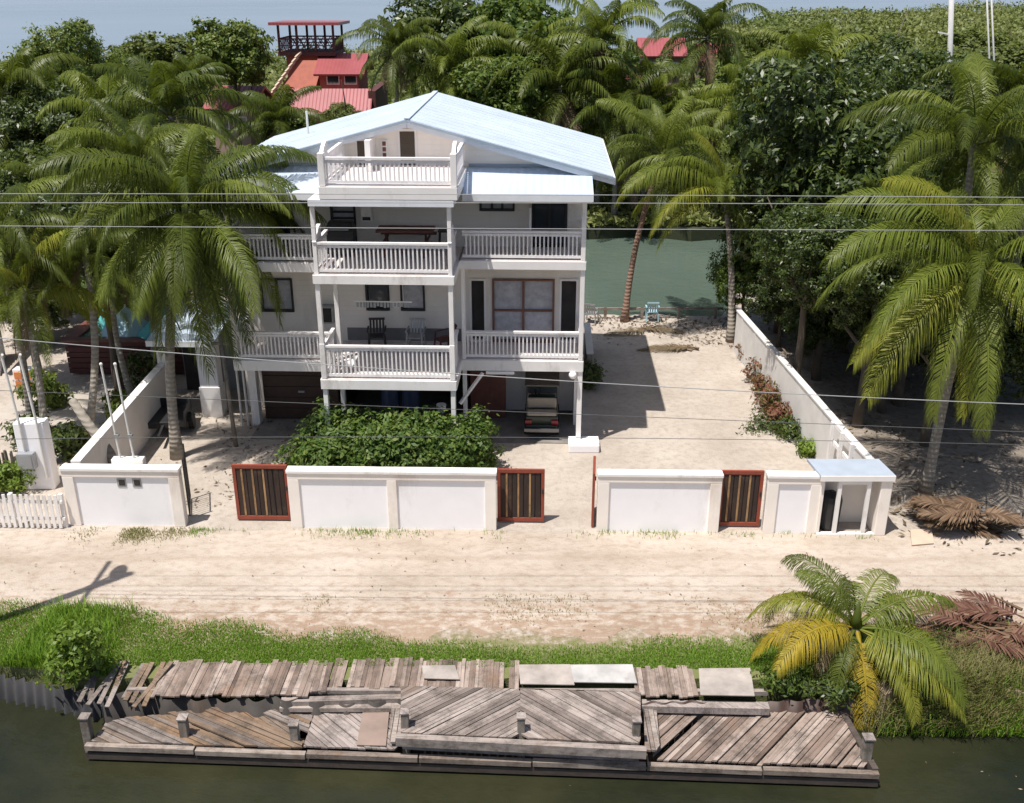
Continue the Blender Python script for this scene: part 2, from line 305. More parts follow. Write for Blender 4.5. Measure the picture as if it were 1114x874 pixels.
# ------------------------------------------------------------------ mesh helpers
class MB:
    def __init__(s): s.v = []; s.f = []; s.m = []
    def add(s, vs, fs, mi=0):
        o = len(s.v); s.v += [tuple(v) for v in vs]; s.f += [tuple(i + o for i in f) for f in fs]; s.m += [mi] * len(fs); return s
    def box(s, x0, x1, y0, y1, z0, z1, mi=0):
        v = [(x, y, z) for z in (z0, z1) for y in (y0, y1) for x in (x0, x1)]
        return s.add(v, [(0, 2, 3, 1), (4, 5, 7, 6), (0, 1, 5, 4), (2, 6, 7, 3), (0, 4, 6, 2), (1, 3, 7, 5)], mi)
    def bar(s, a, b, w, h, mi=0, up=(0, 0, 1)):     # rectangular bar from a to b
        a, b = Vector(a), Vector(b); d = (b - a).normalized(); up = Vector(up)
        if abs(d.dot(up)) > 0.98: up = Vector((0, 1, 0))
        r = d.cross(up).normalized() * (w / 2); u = r.cross(d).normalized() * (h / 2)
        v = [p + sx * r + sy * u for p in (a, b) for sx, sy in ((-1, -1), (1, -1), (1, 1), (-1, 1))]
        return s.add(v, [(0, 1, 2, 3), (7, 6, 5, 4), (0, 4, 5, 1), (1, 5, 6, 2), (2, 6, 7, 3), (3, 7, 4, 0)], mi)
    def tube(s, pts, rad, n=8, mi=0, cap=True):
        pts = [Vector(p) for p in pts]; k = len(pts)
        rad = rad if isinstance(rad, (list, tuple)) else [rad] * k
        vs = []; ref = Vector((0.37, 0.61, 0.7))
        for i, p in enumerate(pts):
            d = (pts[min(i + 1, k - 1)] - pts[max(i - 1, 0)]).normalized()
            if abs(d.dot(ref)) > 0.97: ref = Vector((1, 0, 0))
            a = d.cross(ref).normalized(); b = d.cross(a)
            vs += [p + rad[i] * (math.cos(2 * math.pi * j / n) * a + math.sin(2 * math.pi * j / n) * b) for j in range(n)]
        fs = [(i * n + j, i * n + (j + 1) % n, (i + 1) * n + (j + 1) % n, (i + 1) * n + j) for i in range(k - 1) for j in range(n)]
        if cap: fs += [tuple(range(n - 1, -1, -1)), tuple((k - 1) * n + j for j in range(n))]
        return s.add(vs, fs, mi)
    def prism(s, poly, z0, z1, mi=0):     # vertical extrusion of a ccw polygon
        n = len(poly); v = [(x, y, z0) for x, y in poly] + [(x, y, z1) for x, y in poly]
        return s.add(v, [tuple(range(n - 1, -1, -1)), tuple(range(n, 2 * n))] + [(i, (i + 1) % n, n + (i + 1) % n, n + i) for i in range(n)], mi)
    def slab(s, quad, th, mi=0):          # a four-cornered slab, quad = top face, thickness downwards
        q = [Vector(p) for p in quad]; n = (q[1] - q[0]).cross(q[3] - q[0]).normalized()
        if n.z < 0: n = -n
        b = [p - n * th for p in q]
        return s.add(q + b, [(0, 1, 2, 3), (7, 6, 5, 4), (0, 4, 5, 1), (1, 5, 6, 2), (2, 6, 7, 3), (3, 7, 4, 0)], mi)
    def ball(s, c, r, nu=10, nv=6, mi=0, sq=(1, 1, 1)):
        vs = [(c[0], c[1], c[2] - r * sq[2])]
        for i in range(1, nv):
            a = -math.pi / 2 + math.pi * i / nv
            vs += [(c[0] + sq[0] * r * math.cos(a) * math.cos(2 * math.pi * j / nu), c[1] + sq[1] * r * math.cos(a) * math.sin(2 * math.pi * j / nu), c[2] + sq[2] * r * math.sin(a)) for j in range(nu)]
        vs.append((c[0], c[1], c[2] + r * sq[2])); L = len(vs) - 1
        fs = [(0, 1 + (j + 1) % nu, 1 + j) for j in range(nu)]
        for i in range(nv - 2):
            o = 1 + i * nu; fs += [(o + j, o + (j + 1) % nu, o + nu + (j + 1) % nu, o + nu + j) for j in range(nu)]
        o = 1 + (nv - 2) * nu; fs += [(o + j, o + (j + 1) % nu, L) for j in range(nu)]
        return s.add(vs, fs, mi)
    def build(s, name, mats, parent=None, bevel=0.0, smooth=False, recalc=True):
        me = bpy.data.meshes.new(name); me.from_pydata(s.v, [], s.f)
        mats = mats if isinstance(mats, (list, tuple)) else [mats]
        for m in mats: me.materials.append(m)
        if len(mats) > 1: me.polygons.foreach_set('material_index', s.m)
        if recalc:
            import bmesh
            bm = bmesh.new(); bm.from_mesh(me); bmesh.ops.recalc_face_normals(bm, faces=bm.faces); bm.to_mesh(me); bm.free()
        if smooth: me.polygons.foreach_set('use_smooth', [True] * len(me.polygons))
        o = bpy.data.objects.new(name, me); COL.objects.link(o); o.parent = parent
        if bevel:
            b = o.modifiers.new('bevel', 'BEVEL'); b.width = bevel; b.segments = 2; b.limit_method = 'ANGLE'; b.angle_limit = R(40)
        return o
def np_mesh(name, V, F, mats, mi=None):
    me = bpy.data.meshes.new(name); V = np.asarray(V, np.float32); F = np.asarray(F, np.int32); k = F.shape[1]
    me.vertices.add(len(V)); me.vertices.foreach_set('co', V.ravel())
    me.loops.add(F.size); me.loops.foreach_set('vertex_index', F.ravel())
    me.polygons.add(len(F)); me.polygons.foreach_set('loop_start', np.arange(0, F.size, k, dtype=np.int32))
    for m in (mats if isinstance(mats, (list, tuple)) else [mats]): me.materials.append(m)
    if mi is not None: me.polygons.foreach_set('material_index', np.asarray(mi, np.int32))
    me.update(calc_edges=True); me.validate(); return me
def link(name, me, parent=None, loc=None, rz=0, sc=1):
    o = bpy.data.objects.new(name, me); COL.objects.link(o); o.parent = parent
    if loc is not None: o.location = loc
    o.rotation_euler.z = rz
    if sc != 1: o.scale = (sc, sc, sc) if isinstance(sc, (int, float)) else sc
    return o
def tag(o, label=None, cat=None, group=None, kind=None):
    if label: o['label'] = label
    if cat: o['category'] = cat
    if group: o['group'] = group
    if kind: o['kind'] = kind
    return o
def thing(name, label, cat, loc=(0, 0, 0), rz=0, group=None):
    o = bpy.data.objects.new(name, None); COL.objects.link(o); o.location = loc; o.rotation_euler.z = rz
    o.empty_display_size = 0.3
    return tag(o, label, cat, group)

# ------------------------------------------------------------------ the setting
WZ = -0.75
def sheet(name, poly, z, mat, skirt=0):
    b = MB(); n = len(poly); poly = [Q2(x, y) for x, y in poly]
    b.add([(x, y, z) for x, y in poly], [tuple(range(n))])
    if skirt:
        b.add([(x, y, z) for x, y in poly] + [(x, y, z - skirt) for x, y in poly], [(i, n + i, n + (i + 1) % n, (i + 1) % n) for i in range(n)])
    return tag(b.build(name, mat), kind='structure')
def jag(x0, x1, y, amp, n, r):
    return [(x0 + (x1 - x0) * i / n, y + r.uniform(-amp, amp)) for i in range(n + 1)]
rj = random.Random(3)
front = jag(-160, -13.5, 12.95, 0.08, 60, rj) + [(-12.4, 12.85), (-11.0, 12.68), (-9.6, 12.42), (-8.8, 12.25)] + jag(-8.5, 7.4, 12.2, 0.05, 32, rj) + jag(7.7, 160, 11.9, 0.35, 160, rj)
back = jag(160, 11.5, 37.0, 0.5, 80, rj) + [(10.4, 35.6), (9.8, 34.0)] + jag(9.2, -9.5, 32.9, 0.25, 40, rj) + [(-10.2, 35)] + jag(-11, -160, 50, 0.8, 60, rj)
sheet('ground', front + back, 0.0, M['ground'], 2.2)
coast = [(2500, 420), (700, 420), (220, 400), (90, 330), (40, 210), (0, 170), (-30, 160), (-60, 150), (-160, 150), (-600, 160), (-2500, 170)]
sheet('far_ground', jag(-2500, -82, 47.4, 0.3, 10, rj) + jag(-80, 80, 47.4, .7, 60, rj) + jag(82, 2500, 47.4, 0.3, 10, rj) + coast, -0.006, M['ground'], 2.2)
sheet('road', jag(-120, 120, 13.45, 0.3, 700, rj) + jag(120, -120, 17.3, 0.05, 200, rj), 0.004, M['road'])
sheet('canal_water', [(-160, 2), (160, 2), (160, 13.6), (-160, 13.6)], WZ, M['canal'])
sheet('lagoon_water', [(-300, 31.5), (300, 31.5), (300, 60), (-300, 60)], WZ, M['lagoon'])
sheet('sea_water', [(-9000, 120), (9000, 120), (9000, 9000), (-9000, 9000)], WZ - 0.05, M['sea'])

# ------------------------------------------------------------------ leaves, grass, fronds
def unit(v): return v / (np.linalg.norm(v, axis=-1, keepdims=True) + 1e-9)
def leaf_quads(pts, nrm, L, Wd, r):
    n = len(pts); a = unit(np.cross(nrm, r.normal(size=(n, 3)))); b = np.cross(nrm, a)
    L = (L * r.uniform(0.5, 1.4, n))[:, None]; Wd = L * Wd
    mid = pts + a * L * 0.45
    V = np.stack([pts, mid + b * Wd / 2 - nrm * L * 0.06, pts + a * L - nrm * L * 0.18, mid - b * Wd / 2 - nrm * L * 0.06], 1).reshape(-1, 3)
    return V, np.arange(4 * n).reshape(-1, 4)
def crown_arrays(lobes, nclump, per, L, Wd, spread, seed, up=0.35):
    r = np.random.default_rng(seed); lobes = np.array(lobes, float)
    w = lobes[:, 3] * lobes[:, 4]; k = r.choice(len(lobes), nclump, p=w / w.sum())
    d = unit(r.normal(size=(nclump, 3)) + [0, 0, 0.25]); rad = r.uniform(0.66, 1.14, nclump)
    rad[r.random(nclump) < 0.18] *= 0.65
    c = lobes[k, :3] + d * rad[:, None] * np.stack([lobes[k, 3], lobes[k, 3], lobes[k, 4]], 1)
    ci = np.repeat(np.arange(nclump), per); sp = spread * r.uniform(0.6, 1.3, nclump)[ci][:, None]
    off = r.normal(size=(len(ci), 3)) * [1, 1, 0.7]
    pts = c[ci] + off * sp
    nrm = unit(d[ci] * 0.6 + unit(off) * 0.5 + [0, 0, up] + r.normal(size=pts.shape) * 0.45)
    return leaf_quads(pts, nrm, L, Wd, r)
def trunk_mesh(h, r0, limbs, seed, mat):
    rr = random.Random(seed); b = MB(); pts = [(0, 0, -0.1)]; x = y = 0
    for i in range(1, 6):
        x += rr.uniform(-0.1, 0.1) * h / 5; y += rr.uniform(-0.1, 0.1) * h / 5; pts.append((x, y, h * i / 5))
    b.tube(pts, [r0 * (1.4 if i == 0 else 1 - 0.09 * i) for i in range(6)], 8)
    for k in range(limbs):
        a = 2 * math.pi * (k + rr.random() * 0.6) / limbs; l = h * rr.uniform(0.5, 0.9); e = rr.uniform(0.5, 1.1)
        s = Vector(pts[rr.choice((3, 4, 5))]); q = [s]; dr = Vector((math.cos(a), math.sin(a), e)).normalized()
        for i in range(4):
            dr = (dr + Vector((rr.uniform(-.25, .25), rr.uniform(-.25, .25), rr.uniform(-.1, .2)))).normalized(); q.append(q[-1] + dr * l / 4)
        b.tube(q, [r0 * 0.55, r0 * 0.42, r0 * 0.3, r0 * 0.2, r0 * 0.08], 6)
    me_o = b.build('trunk', mat, smooth=True); me = me_o.data; bpy.data.objects.remove(me_o); return me

def frond_arrays(L, e0, droop, nl, leafL, leafW, seed, hang=0.9, twist=0.0, roll=0.0):
    r = np.random.default_rng(seed); n = 14
    s = np.linspace(0, 1, n); ang = np.radians(e0 - droop * s ** 1.25)
    dx = np.cos(ang); dz = np.sin(ang); x = np.concatenate([[0], np.cumsum((dx[:-1] + dx[1:]) / 2)]) * L / (n - 1)
    z = np.concatenate([[0], np.cumsum((dz[:-1] + dz[1:]) / 2)]) * L / (n - 1)
    ywob = twist * s ** 2 * L
    C = np.stack([x, ywob, z], 1); T = unit(np.gradient(C, axis=0)); Sd = unit(np.cross([0, 0, 1.0], T) + [0, 1e-4, 0]); U = np.cross(T, Sd); ra = (roll * s)[:, None]; Sd, U = Sd * np.cos(ra) + U * np.sin(ra), U * np.cos(ra) - Sd * np.sin(ra)
    V = []; F = []; 
    rad = 0.032 * (1 - 0.9 * s) * (L / 3.5) ** 0.5 + 0.004
    for i in range(n):
        for k in range(3):
            t = 2 * math.pi * k / 3 + 0.5
            V.append(C[i] + rad[i] * (math.cos(t) * Sd[i] * (1.8 if i < 2 else 1) + math.sin(t) * U[i]))
    F = [(i * 3 + k, i * 3 + (k + 1) % 3, i * 3 + 3 + (k + 1) % 3, i * 3 + 3 + k) for i in range(n - 1) for k in range(3)]
    V = np.array(V); F = np.array(F)
    ss = np.tile(np.linspace(0.13, 0.995, nl), 2) + r.normal(size=2 * nl) * 0.004
    side = np.repeat([1.0, -1.0], nl)
    ss = np.clip(ss, 0.1, 1)
    itp = lambda A: np.stack([np.interp(ss, s, A[:, j]) for j in range(3)], 1)
    c = itp(C); t = unit(itp(T)); sd = unit(itp(Sd)) * side[:, None]; u = np.cross(t, unit(itp(Sd)))
    prof = np.interp(ss, [0.1, 0.25, 0.5, 0.8, 1.0], [0.55, 0.95, 1.0, 0.72, 0.35]) * leafL * r.uniform(0.85, 1.1, 2 * nl)
    fwd = np.interp(ss, [0.1, 1.0], [0.35, 1.5])[:, None]
    d0 = unit(sd + t * fwd + u * 0.35 + r.normal(size=c.shape) * 0.07)
    gv = np.array([0, 0, -1.0]); hg = (hang * r.uniform(0.6, 1.3, 2 * nl))[:, None]
    d1 = unit(d0 + gv * hg * 0.55); d2 = unit(d0 + gv * hg * 1.5)
    pl = prof[:, None]; p1 = c + d0 * pl * 0.3; p2 = p1 + d1 * pl * 0.37; p3 = p2 + d2 * pl * 0.33
    wv = unit(t + u * 0.3 * side[:, None] * 0); wd = leafW
    LV = np.stack([c - wv * wd * 0.3, c + wv * wd * 0.3, p1 - wv * wd * 0.5, p1 + wv * wd * 0.5, p2 - wv * wd * 0.42, p2 + wv * wd * 0.42, p3 - wv * wd * 0.06, p3 + wv * wd * 0.06], 1).reshape(-1, 3)
    b = len(V) + 8 * np.arange(2 * nl)[:, None]
    LF = np.concatenate([b + [0, 1, 3, 2], b + [2, 3, 5, 4], b + [4, 5, 7, 6]])
    return np.concatenate([V, LV]), np.concatenate([F, LF])
FR = {}
def frond_mesh(cls, var=0):
    key = (cls, var)
    if key not in FR:
        e0, dr = cls; V, F = frond_arrays(3.5, e0 + (0, 5, -6)[var], dr * (1, .82, 1.15)[var], 128, (0.80, .92, .86)[var], 0.027, int(e0 * 3 + dr * 7 + var * 131) % 9999, (1.6, 2.3, 3.2)[var], (-0.06, 0.08, 0.02)[var], (.35, -.5, .9)[var])
        FR[key] = np_mesh('frond', V, F, M['frond'])
    return FR[key]
CLS = [(82, 70), (68, 95), (54, 108), (40, 108), (22, 92), (2, 76), (-24, 55), (-55, 28)]
def add_frond(root, cls, var, az, z, L, mat=None, off=0.08, label=None, base=(0, 0)):
    o = link('frond', frond_mesh(cls, var), root, (base[0] + off * math.cos(az), base[1] + off * math.sin(az), z), az, L / 3.5)
    if mat: o.material_slots[0].link = 'OBJECT'; o.material_slots[0].material = mat
    if label: o['label'] = label
    return o
def palm_trunk(root, top, r0, r1, bend, mat, seed=0):
    rr = random.Random(seed); n = 12; pts = []; top = Vector(top)
    for i in range(n + 1):
        s = i / n; p = top * s; k = math.sin(math.pi * s) ; pts.append((p.x + bend[0] * k, p.y + bend[1] * k, p.z - (0.1 if i == 0 else 0)))
    rad = [r0 * 1.55 if i == 0 else r0 * 1.15 if i == 1 else r0 + (r1 - r0) * i / n for i in range(n + 1)]
    MB().tube([(top.x, top.y, top.z - .02), (top.x, top.y, top.z + .2), (top.x, top.y, top.z + .6)], [r1 * 1.15, r1 * .7, .012], 8).build('crown_heart', M['frond'], root, smooth=True)
    return MB().tube(pts, rad, 10).build("trunk", mat, root, smooth=True)
def coconuts(root, top, n, seed):
    rr = random.Random(seed); b = MB()
    for i in range(n):
        a = rr.uniform(0, 6.28); b.ball((top[0] + 0.24 * math.cos(a), top[1] + 0.24 * math.sin(a), top[2] - rr.uniform(0.1, 0.35)), 0.12, 8, 6, sq=(1, 1, 1.2))
    b.build('coconut_cluster', M['coco'], root, smooth=True)
def near_palm(label, base, crown, L, n, seed, trunk_r=0.14, bend=(0, 0), mats=('frond', 'frond', 'frond2'), group='coconut palms', lowest=0, extra=(), trunk='ptrunk', coco=0, dead=0, name='coconut_palm'):
    rr = random.Random(seed); root = thing(name, label, 'palm tree', base, 0, group); top = Vector(crown) - Vector(base)
    palm_trunk(root, top, trunk_r, trunk_r * 0.72, bend, M[trunk], seed)
    ga = 2.39996; a0 = rr.uniform(0, 6.28)
    for i in range(n):
        q = (i + 0.5) / n; ci = min(6 - lowest, int(q * (7 - lowest)))
        az = a0 + ga * i + rr.uniform(-0.4, 0.4)
        mt = mats[rr.randrange(len(mats))]
        o = add_frond(root, CLS[ci], rr.randrange(3), az, top.z - 0.05 - 0.22 * q, L * (0.7 if ci == 0 else 1.0) * rr.uniform(0.76, 1.12), M[mt], base=top)
    for i in range(dead):
        add_frond(root, CLS[7], i % 3, rr.uniform(0, 6.28), top.z - 0.35, L * rr.uniform(.55, .8), M['frondd'], base=top, label='dry brown frond hanging down')
    for (ci, var, az, l, mt) in extra:
        add_frond(root, CLS[ci], var, R(az), top.z - 0.15, l, M[mt], base=top)
    if coco: coconuts(root, top, coco, seed)
    return root
# far palms: one crown mesh per variant
PCROWN = []
for var in range(5):
    Vs, Fs, mi, o = [], [], [], 0; rr = random.Random(100 + var); N = 20 + var % 3
    for i in range(N + 4):
        dead = i >= N; q = (i + 0.5) / N; ci = 7 if dead else min(6, int(q * 7)); e0, dr = CLS[ci]
        V, F = frond_arrays((0.75 if ci == 0 else .7 if dead else 1) * rr.uniform(0.74, 1.14) * 4.0, e0 + rr.uniform(-9, 9), dr + rr.uniform(-18, 14), 66, rr.uniform(.8, 1.05), 0.05, 900 + var * 50 + i, rr.uniform(1.1, 3.2), rr.uniform(-.14, .14), rr.uniform(-.9, .9))
        a = 2.39996 * i + rr.uniform(-.45, .45); c, s = math.cos(a), math.sin(a)
        V = V @ np.array([[c, s, 0], [-s, c, 0], [0, 0, 1]]) + [0, 0, -0.25 * q]
        Vs.append(V); Fs.append(F + o); o += len(V); mi += [1 if dead else 0] * len(F)
    PCROWN.append(np_mesh('crown', np.concatenate(Vs), np.concatenate(Fs), [M['frond'], M['frondd']], mi))
def far_palm(label, px, py, Y, L, var, mat='frond', lean=(0, 0), group='coconut palms', rz=None, trunk='ptrunk'):
    if px > 270 and 34 < Y < 48.5: L *= 48.8 / Y; Y = 48.8 + (px % 7) * .3      # keep them on the far shore
    c = P(px, py, Y); root = thing('coconut_palm', label, 'palm tree', (c.x - lean[0], c.y - lean[1], 0), 0, group)
    palm_trunk(root, (lean[0], lean[1], c.z), 0.16, 0.11, (random.uniform(-.2, .2), 0), M[trunk], var)
    o = link('crown', PCROWN[(var + int(px)) % 5], root, (lean[0], lean[1], c.z), random.uniform(0, 6.28) if rz is None else rz, L / 4.0)
    o.material_slots[0].link = 'OBJECT'; o.material_slots[0].material = M[mat]
    return root
# broadleaf crowns
BL = {}
def bl_mesh(kind, var):
    k = (kind, var)
    if k not in BL:
        rr = random.Random(var * 31 + 5 + len(kind))
        lobes = [(0, 0, 0, 0.75, 0.75)] + [(0.55 * math.cos(a) * rr.uniform(.8, 1.1), 0.55 * math.sin(a) * rr.uniform(.8, 1.1), rr.uniform(-.25, .45), rr.uniform(.35, .55), rr.uniform(.33, .5)) for a in [6.28 * (i + rr.random() * .5) / 7 for i in range(7)]]
        nc, per, L, Wd, sp = {'near': (560, 56, 0.060, 0.40, 0.046), 'far': (420, 40, 0.085, 0.55, 0.06)}[kind]
        V, F = crown_arrays(lobes, nc, per, L, Wd, sp, 40 + var * 7 + (100 if kind == 'near' else 0))
        BL[k] = np_mesh('crown', V, F, M['leafm'])
    return BL[k]
TRK = [trunk_mesh(1.0, 0.05, 6, s, M['bark']) for s in range(3)]
def tree(label, px, py, Y, r, rz_=None, mat='leafm', kind='far', var=0, group='leafy trees', name='leafy_tree', zs=None, sq=1.0):
    if px > 270 and 37 < Y < 48.5: r *= 49 / Y; Y = 49 + (px % 5) * .4
    c = P(px, py, Y); zc = c.z if zs is None else zs; zc = max(zc, r * 0.6)
    root = thing(name, label, 'tree', (c.x, c.y, 0), 0, group)
    link('trunk', TRK[var % 3], root, (0, 0, 0), var, (max(1, zc * 0.8),) * 3 if zc < 4 else (3.2, 3.2, zc * 0.85))
    o = link('crown', bl_mesh(kind, var), root, (0, 0, zc), random.uniform(0, 6.28), (r * 1.15, r * 1.15, r * 1.15 * sq))
    o.material_slots[0].link = 'OBJECT'; o.material_slots[0].material = M[mat]
    return root
def shrub(name, label, loc, lobes, nclump, per, L, Wd, sp, mat, seed, cat='shrub', stems=5, group=None, up=0.35):
    root = thing(name, label, cat, loc, 0, group)
    V, F = crown_arrays(lobes, nclump, per, L, Wd, sp, seed, up); link('foliage', np_mesh('foliage', V, F, mat), root)
    rr = random.Random(seed); b = MB()
    for i in range(stems):
        l = lobes[i % len(lobes)]; x, y = l[0] + rr.uniform(-.2, .2) * l[3], l[1] + rr.uniform(-.2, .2) * l[3]
        b.tube([(x * .9, y * .9, -0.05), (x, y, l[2] * .5), (x + rr.uniform(-.3, .3) * l[3], y, l[2] + l[4] * .5)], [0.03, 0.022, 0.008], 5)
    b.build('stem', M['bark'], root); return root
def blades(name, pts, h, w, mat, seed, lean=0.5, group=None, parent=None):
    r = np.random.default_rng(seed); n = len(pts); a = r.uniform(0, 6.28, n); hh = (h * r.uniform(0.5, 1.3, n))
    dv = np.stack([np.cos(a), np.sin(a), np.zeros(n)], 1); le = (r.uniform(0.1, 1, n) * lean * hh)[:, None]; sdv = np.stack([-np.sin(a), np.cos(a), np.zeros(n)], 1)
    up = np.array([0, 0, 1.0]); H = hh[:, None]
    V = np.stack([pts - sdv * w / 2, pts + sdv * w / 2, pts + up * H * .6 + dv * le * .35 + sdv * w * .4, pts + up * H * .6 + dv * le * .35 - sdv * w * .4,
                  pts + up * H + dv * le + sdv * w * .05, pts + up * H + dv * le - sdv * w * .05], 1).reshape(-1, 3)
    b = 6 * np.arange(n)[:, None]; F = np.concatenate([b + [0, 1, 2, 3], b + [3, 2, 4, 5]])
    return link(name, np_mesh(name, V, F, mat), parent)
def vnoise(x, y, seed=0, f=1.0):
    r = np.random.default_rng(seed); t = 0
    for k in range(6):
        a = r.uniform(0, 6.28); w = f * r.uniform(.5, 2.4); t = t + np.sin((x * np.cos(a) + y * np.sin(a)) * w + r.uniform(0, 6.28))
    return t / 6

# ------------------------------------------------------------------ the main house (local frame: u right, v back, z up)
HA = R(2.1)
house = thing('beach_house', 'three storey white beach house with pale blue gable roof and stacked balconies', 'house', (-3.06, 30.34, 0), -HA)
house.scale = HS = (1.0246, 1.2594, 1.0155)
def HW(u, v, z=0):
    u, v, z = u * HS[0], v * HS[1], z * HS[2]; return Vector((-3.06 + u * math.cos(HA) + v * math.sin(HA), 30.34 - u * math.sin(HA) + v * math.cos(HA), z))
Cv, Rv, Wv = -2.3, -0.92, 0.4
D1, D2, D3 = 2.86, 5.93, 8.36
# walls with openings cut: a wall is boxes round its openings
def wall_with_holes(b, u0, u1, v0, v1, z0, z1, holes):
    us = sorted({u0, u1, *[h[0] for h in holes], *[h[1] for h in holes]}); 
    for a, c in zip(us[:-1], us[1:]):
        hs = sorted([(h[2], h[3]) for h in holes if h[0] <= a + 1e-6 and h[1] >= c - 1e-6]); z = z0
        for (h0, h1) in hs:
            if h0 > z + 1e-6: b.box(a, c, v0, v1, z, h0)
            z = h1
        if z1 > z + 1e-6: b.box(a, c, v0, v1, z, z1)
wins1 = [(2.42, 4.22, D1 + .02, 4.93), (1.66, 2.17, D1 + .02, 4.92), (4.43, 5.0, D1 + .02, 4.94), (-1.56, -0.82, 3.86, 4.76), (-0.48, 0.28, 3.86, 4.77), (-4.85, -3.82, 3.78, 4.87)]
wins2 = [(2.0, 3.05, 7.02, 7.45), (3.55, 4.62, D2 + .02, 7.42), (-4.4, -3.75, D2 + .1, 7.25), (-2.48, -1.72, D2 + .02, 7.2)]
wb = MB(); wall_with_holes(wb, -5.35, 5.2, Wv, Wv + .18, 2.55, D2 - .2, wins1); wb.build('wall', M['siding'], house)
wb = MB(); wall_with_holes(wb, -5.35, 5.2, Wv, Wv + .18, D2 - .2, 8.2, wins2); wb.build('wall', M['siding'], house)
# gable wall (polygon under the roof), with openings as set-in panels
gz = lambda u: 9.60 - abs(u) * 0.2695
b = MB(); 
gl = [(-5.35, 8.2), (5.2, 8.2), (5.2, gz(5.2)), (0, gz(0)), (-5.35, gz(5.35))]
b.add([(u, Wv, z) for u, z in gl] + [(u, Wv + .18, z) for u, z in gl], [(0, 1, 2, 3, 4), (9, 8, 7, 6, 5)] + [(i, (i + 1) % 5, 5 + (i + 1) % 5, 5 + i) for i in range(5)])
b.build('gable_wall', M['siding'], house)
# side and back walls, dark interior floor slabs
b = MB(); b.box(-5.35, -5.17, Wv + .18, 5.9, 2.55, 8.2); b.box(5.02, 5.2, Wv + .18, 5.9, 0, 8.2); b.box(-5.17, 5.02, 5.72, 5.9, 0, 8.2); b.build('side_wall', M['siding'], house)
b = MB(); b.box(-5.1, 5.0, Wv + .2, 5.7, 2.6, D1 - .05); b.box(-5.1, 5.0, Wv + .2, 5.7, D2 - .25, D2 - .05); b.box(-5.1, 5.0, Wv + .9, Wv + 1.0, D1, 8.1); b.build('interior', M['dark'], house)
# ground storey
b = MB(); b.box(1.55, 5.02, 1.35, 1.5, 0, 2.55); b.box(4.95, 5.02, 0.4, 1.35, 0, 2.55); b.build('ground_floor_wall', M['white'], house)
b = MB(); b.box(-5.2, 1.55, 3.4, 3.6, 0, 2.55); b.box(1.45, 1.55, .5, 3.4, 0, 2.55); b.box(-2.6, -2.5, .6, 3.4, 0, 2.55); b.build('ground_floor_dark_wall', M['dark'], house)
b = MB(); b.box(1.6, 2.75, 0.75, 0.87, 0.05, 2.4)
for k in range(7): b.box(1.62 + k * .16, 1.75 + k * .16, 0.735, 0.75, 0.08, 2.36)
b.build('shed_door', M['redbrown'], house)
b = MB(); b.box(-5.1, -2.65, .5, .6, 0.05, 2.35)
for k in range(6): b.box(-5.08, -2.67, .475, .5, .08 + k * .38, .43 + k * .38)
gd = b.build('garage_door', M['brown'], house); MB().box(-3.95, -3.75, .45, .475, 1.0, 1.06).build('handle', M['metal'], gd)
MB().box(3.0, 3.03, 1.3, 1.35, 0.05, 2.1).box(3.03, 3.85, 1.32, 1.35, 0.05, 2.1).build('white_door', M['white'], house)
# concrete floor of the carport
MB().box(-5.2, 5.0, -.75, 3.4, 0.005, 0.03).build('carport_floor', M_plain('carport_concrete', (0.22, 0.20, 0.18), 0.9, 0.3, 2.0), house)
# roof
b = MB(); th = .10
for sg, e in ((-1, 5.92), (1, 5.9)):
    b.slab([(0, -.02, 9.76), (sg * e, -.02, 8.17), (sg * e, 6.25, 8.17), (0, 6.25, 9.76)], th)
for sg, e in ((-1, 5.92), (1, 5.9)):
    for k in range(1, 13): y_ = -.02 + 6.27 * k / 13; b.bar((sg * .13, y_, 9.727), (sg * e, y_, 8.176), .03, .014)
roof = b.build('roof', M['roof'], house)
b = MB()
for sg in (-1, 1):
    b.bar((0, -.055, 9.63), (sg * 5.94, -.055, 8.035), .05, .20, up=(0, 0, 1)); b.bar((0, 6.28, 9.63), (sg * 5.94, 6.28, 8.035), .05, .20)
    b.bar((sg * 5.95, -.05, 8.02), (sg * 5.95, 6.28, 8.02), .05, .2)
b.build('bargeboard', M['fascia'], roof)
b = MB()
for sg in (-1, 1): b.bar((0, -.095, 9.705), (sg * 5.95, -.095, 8.11), .03, .07)
b.build('edge_trim', M['roofedge'], roof)
b = MB(); b.bar((0, -.06, 9.775), (0, 6.26, 9.772), .16, .03); b.build('ridge_cap', M['roof'], roof)
b = MB()
for sg in (-1, 1):
    b.slab([(0, 0, 9.63), (sg * 5.8, 0, 8.06), (sg * 5.8, Wv - .01, 8.06), (0, Wv - .01, 9.63)], .02)
b.build('soffit', M['white'], roof)
MB().tube([(-3.9, 3.6, 8.6), (-3.9, 3.6, 9.45)], .035, 8).build('vent_pipe', M['pipe'], roof)
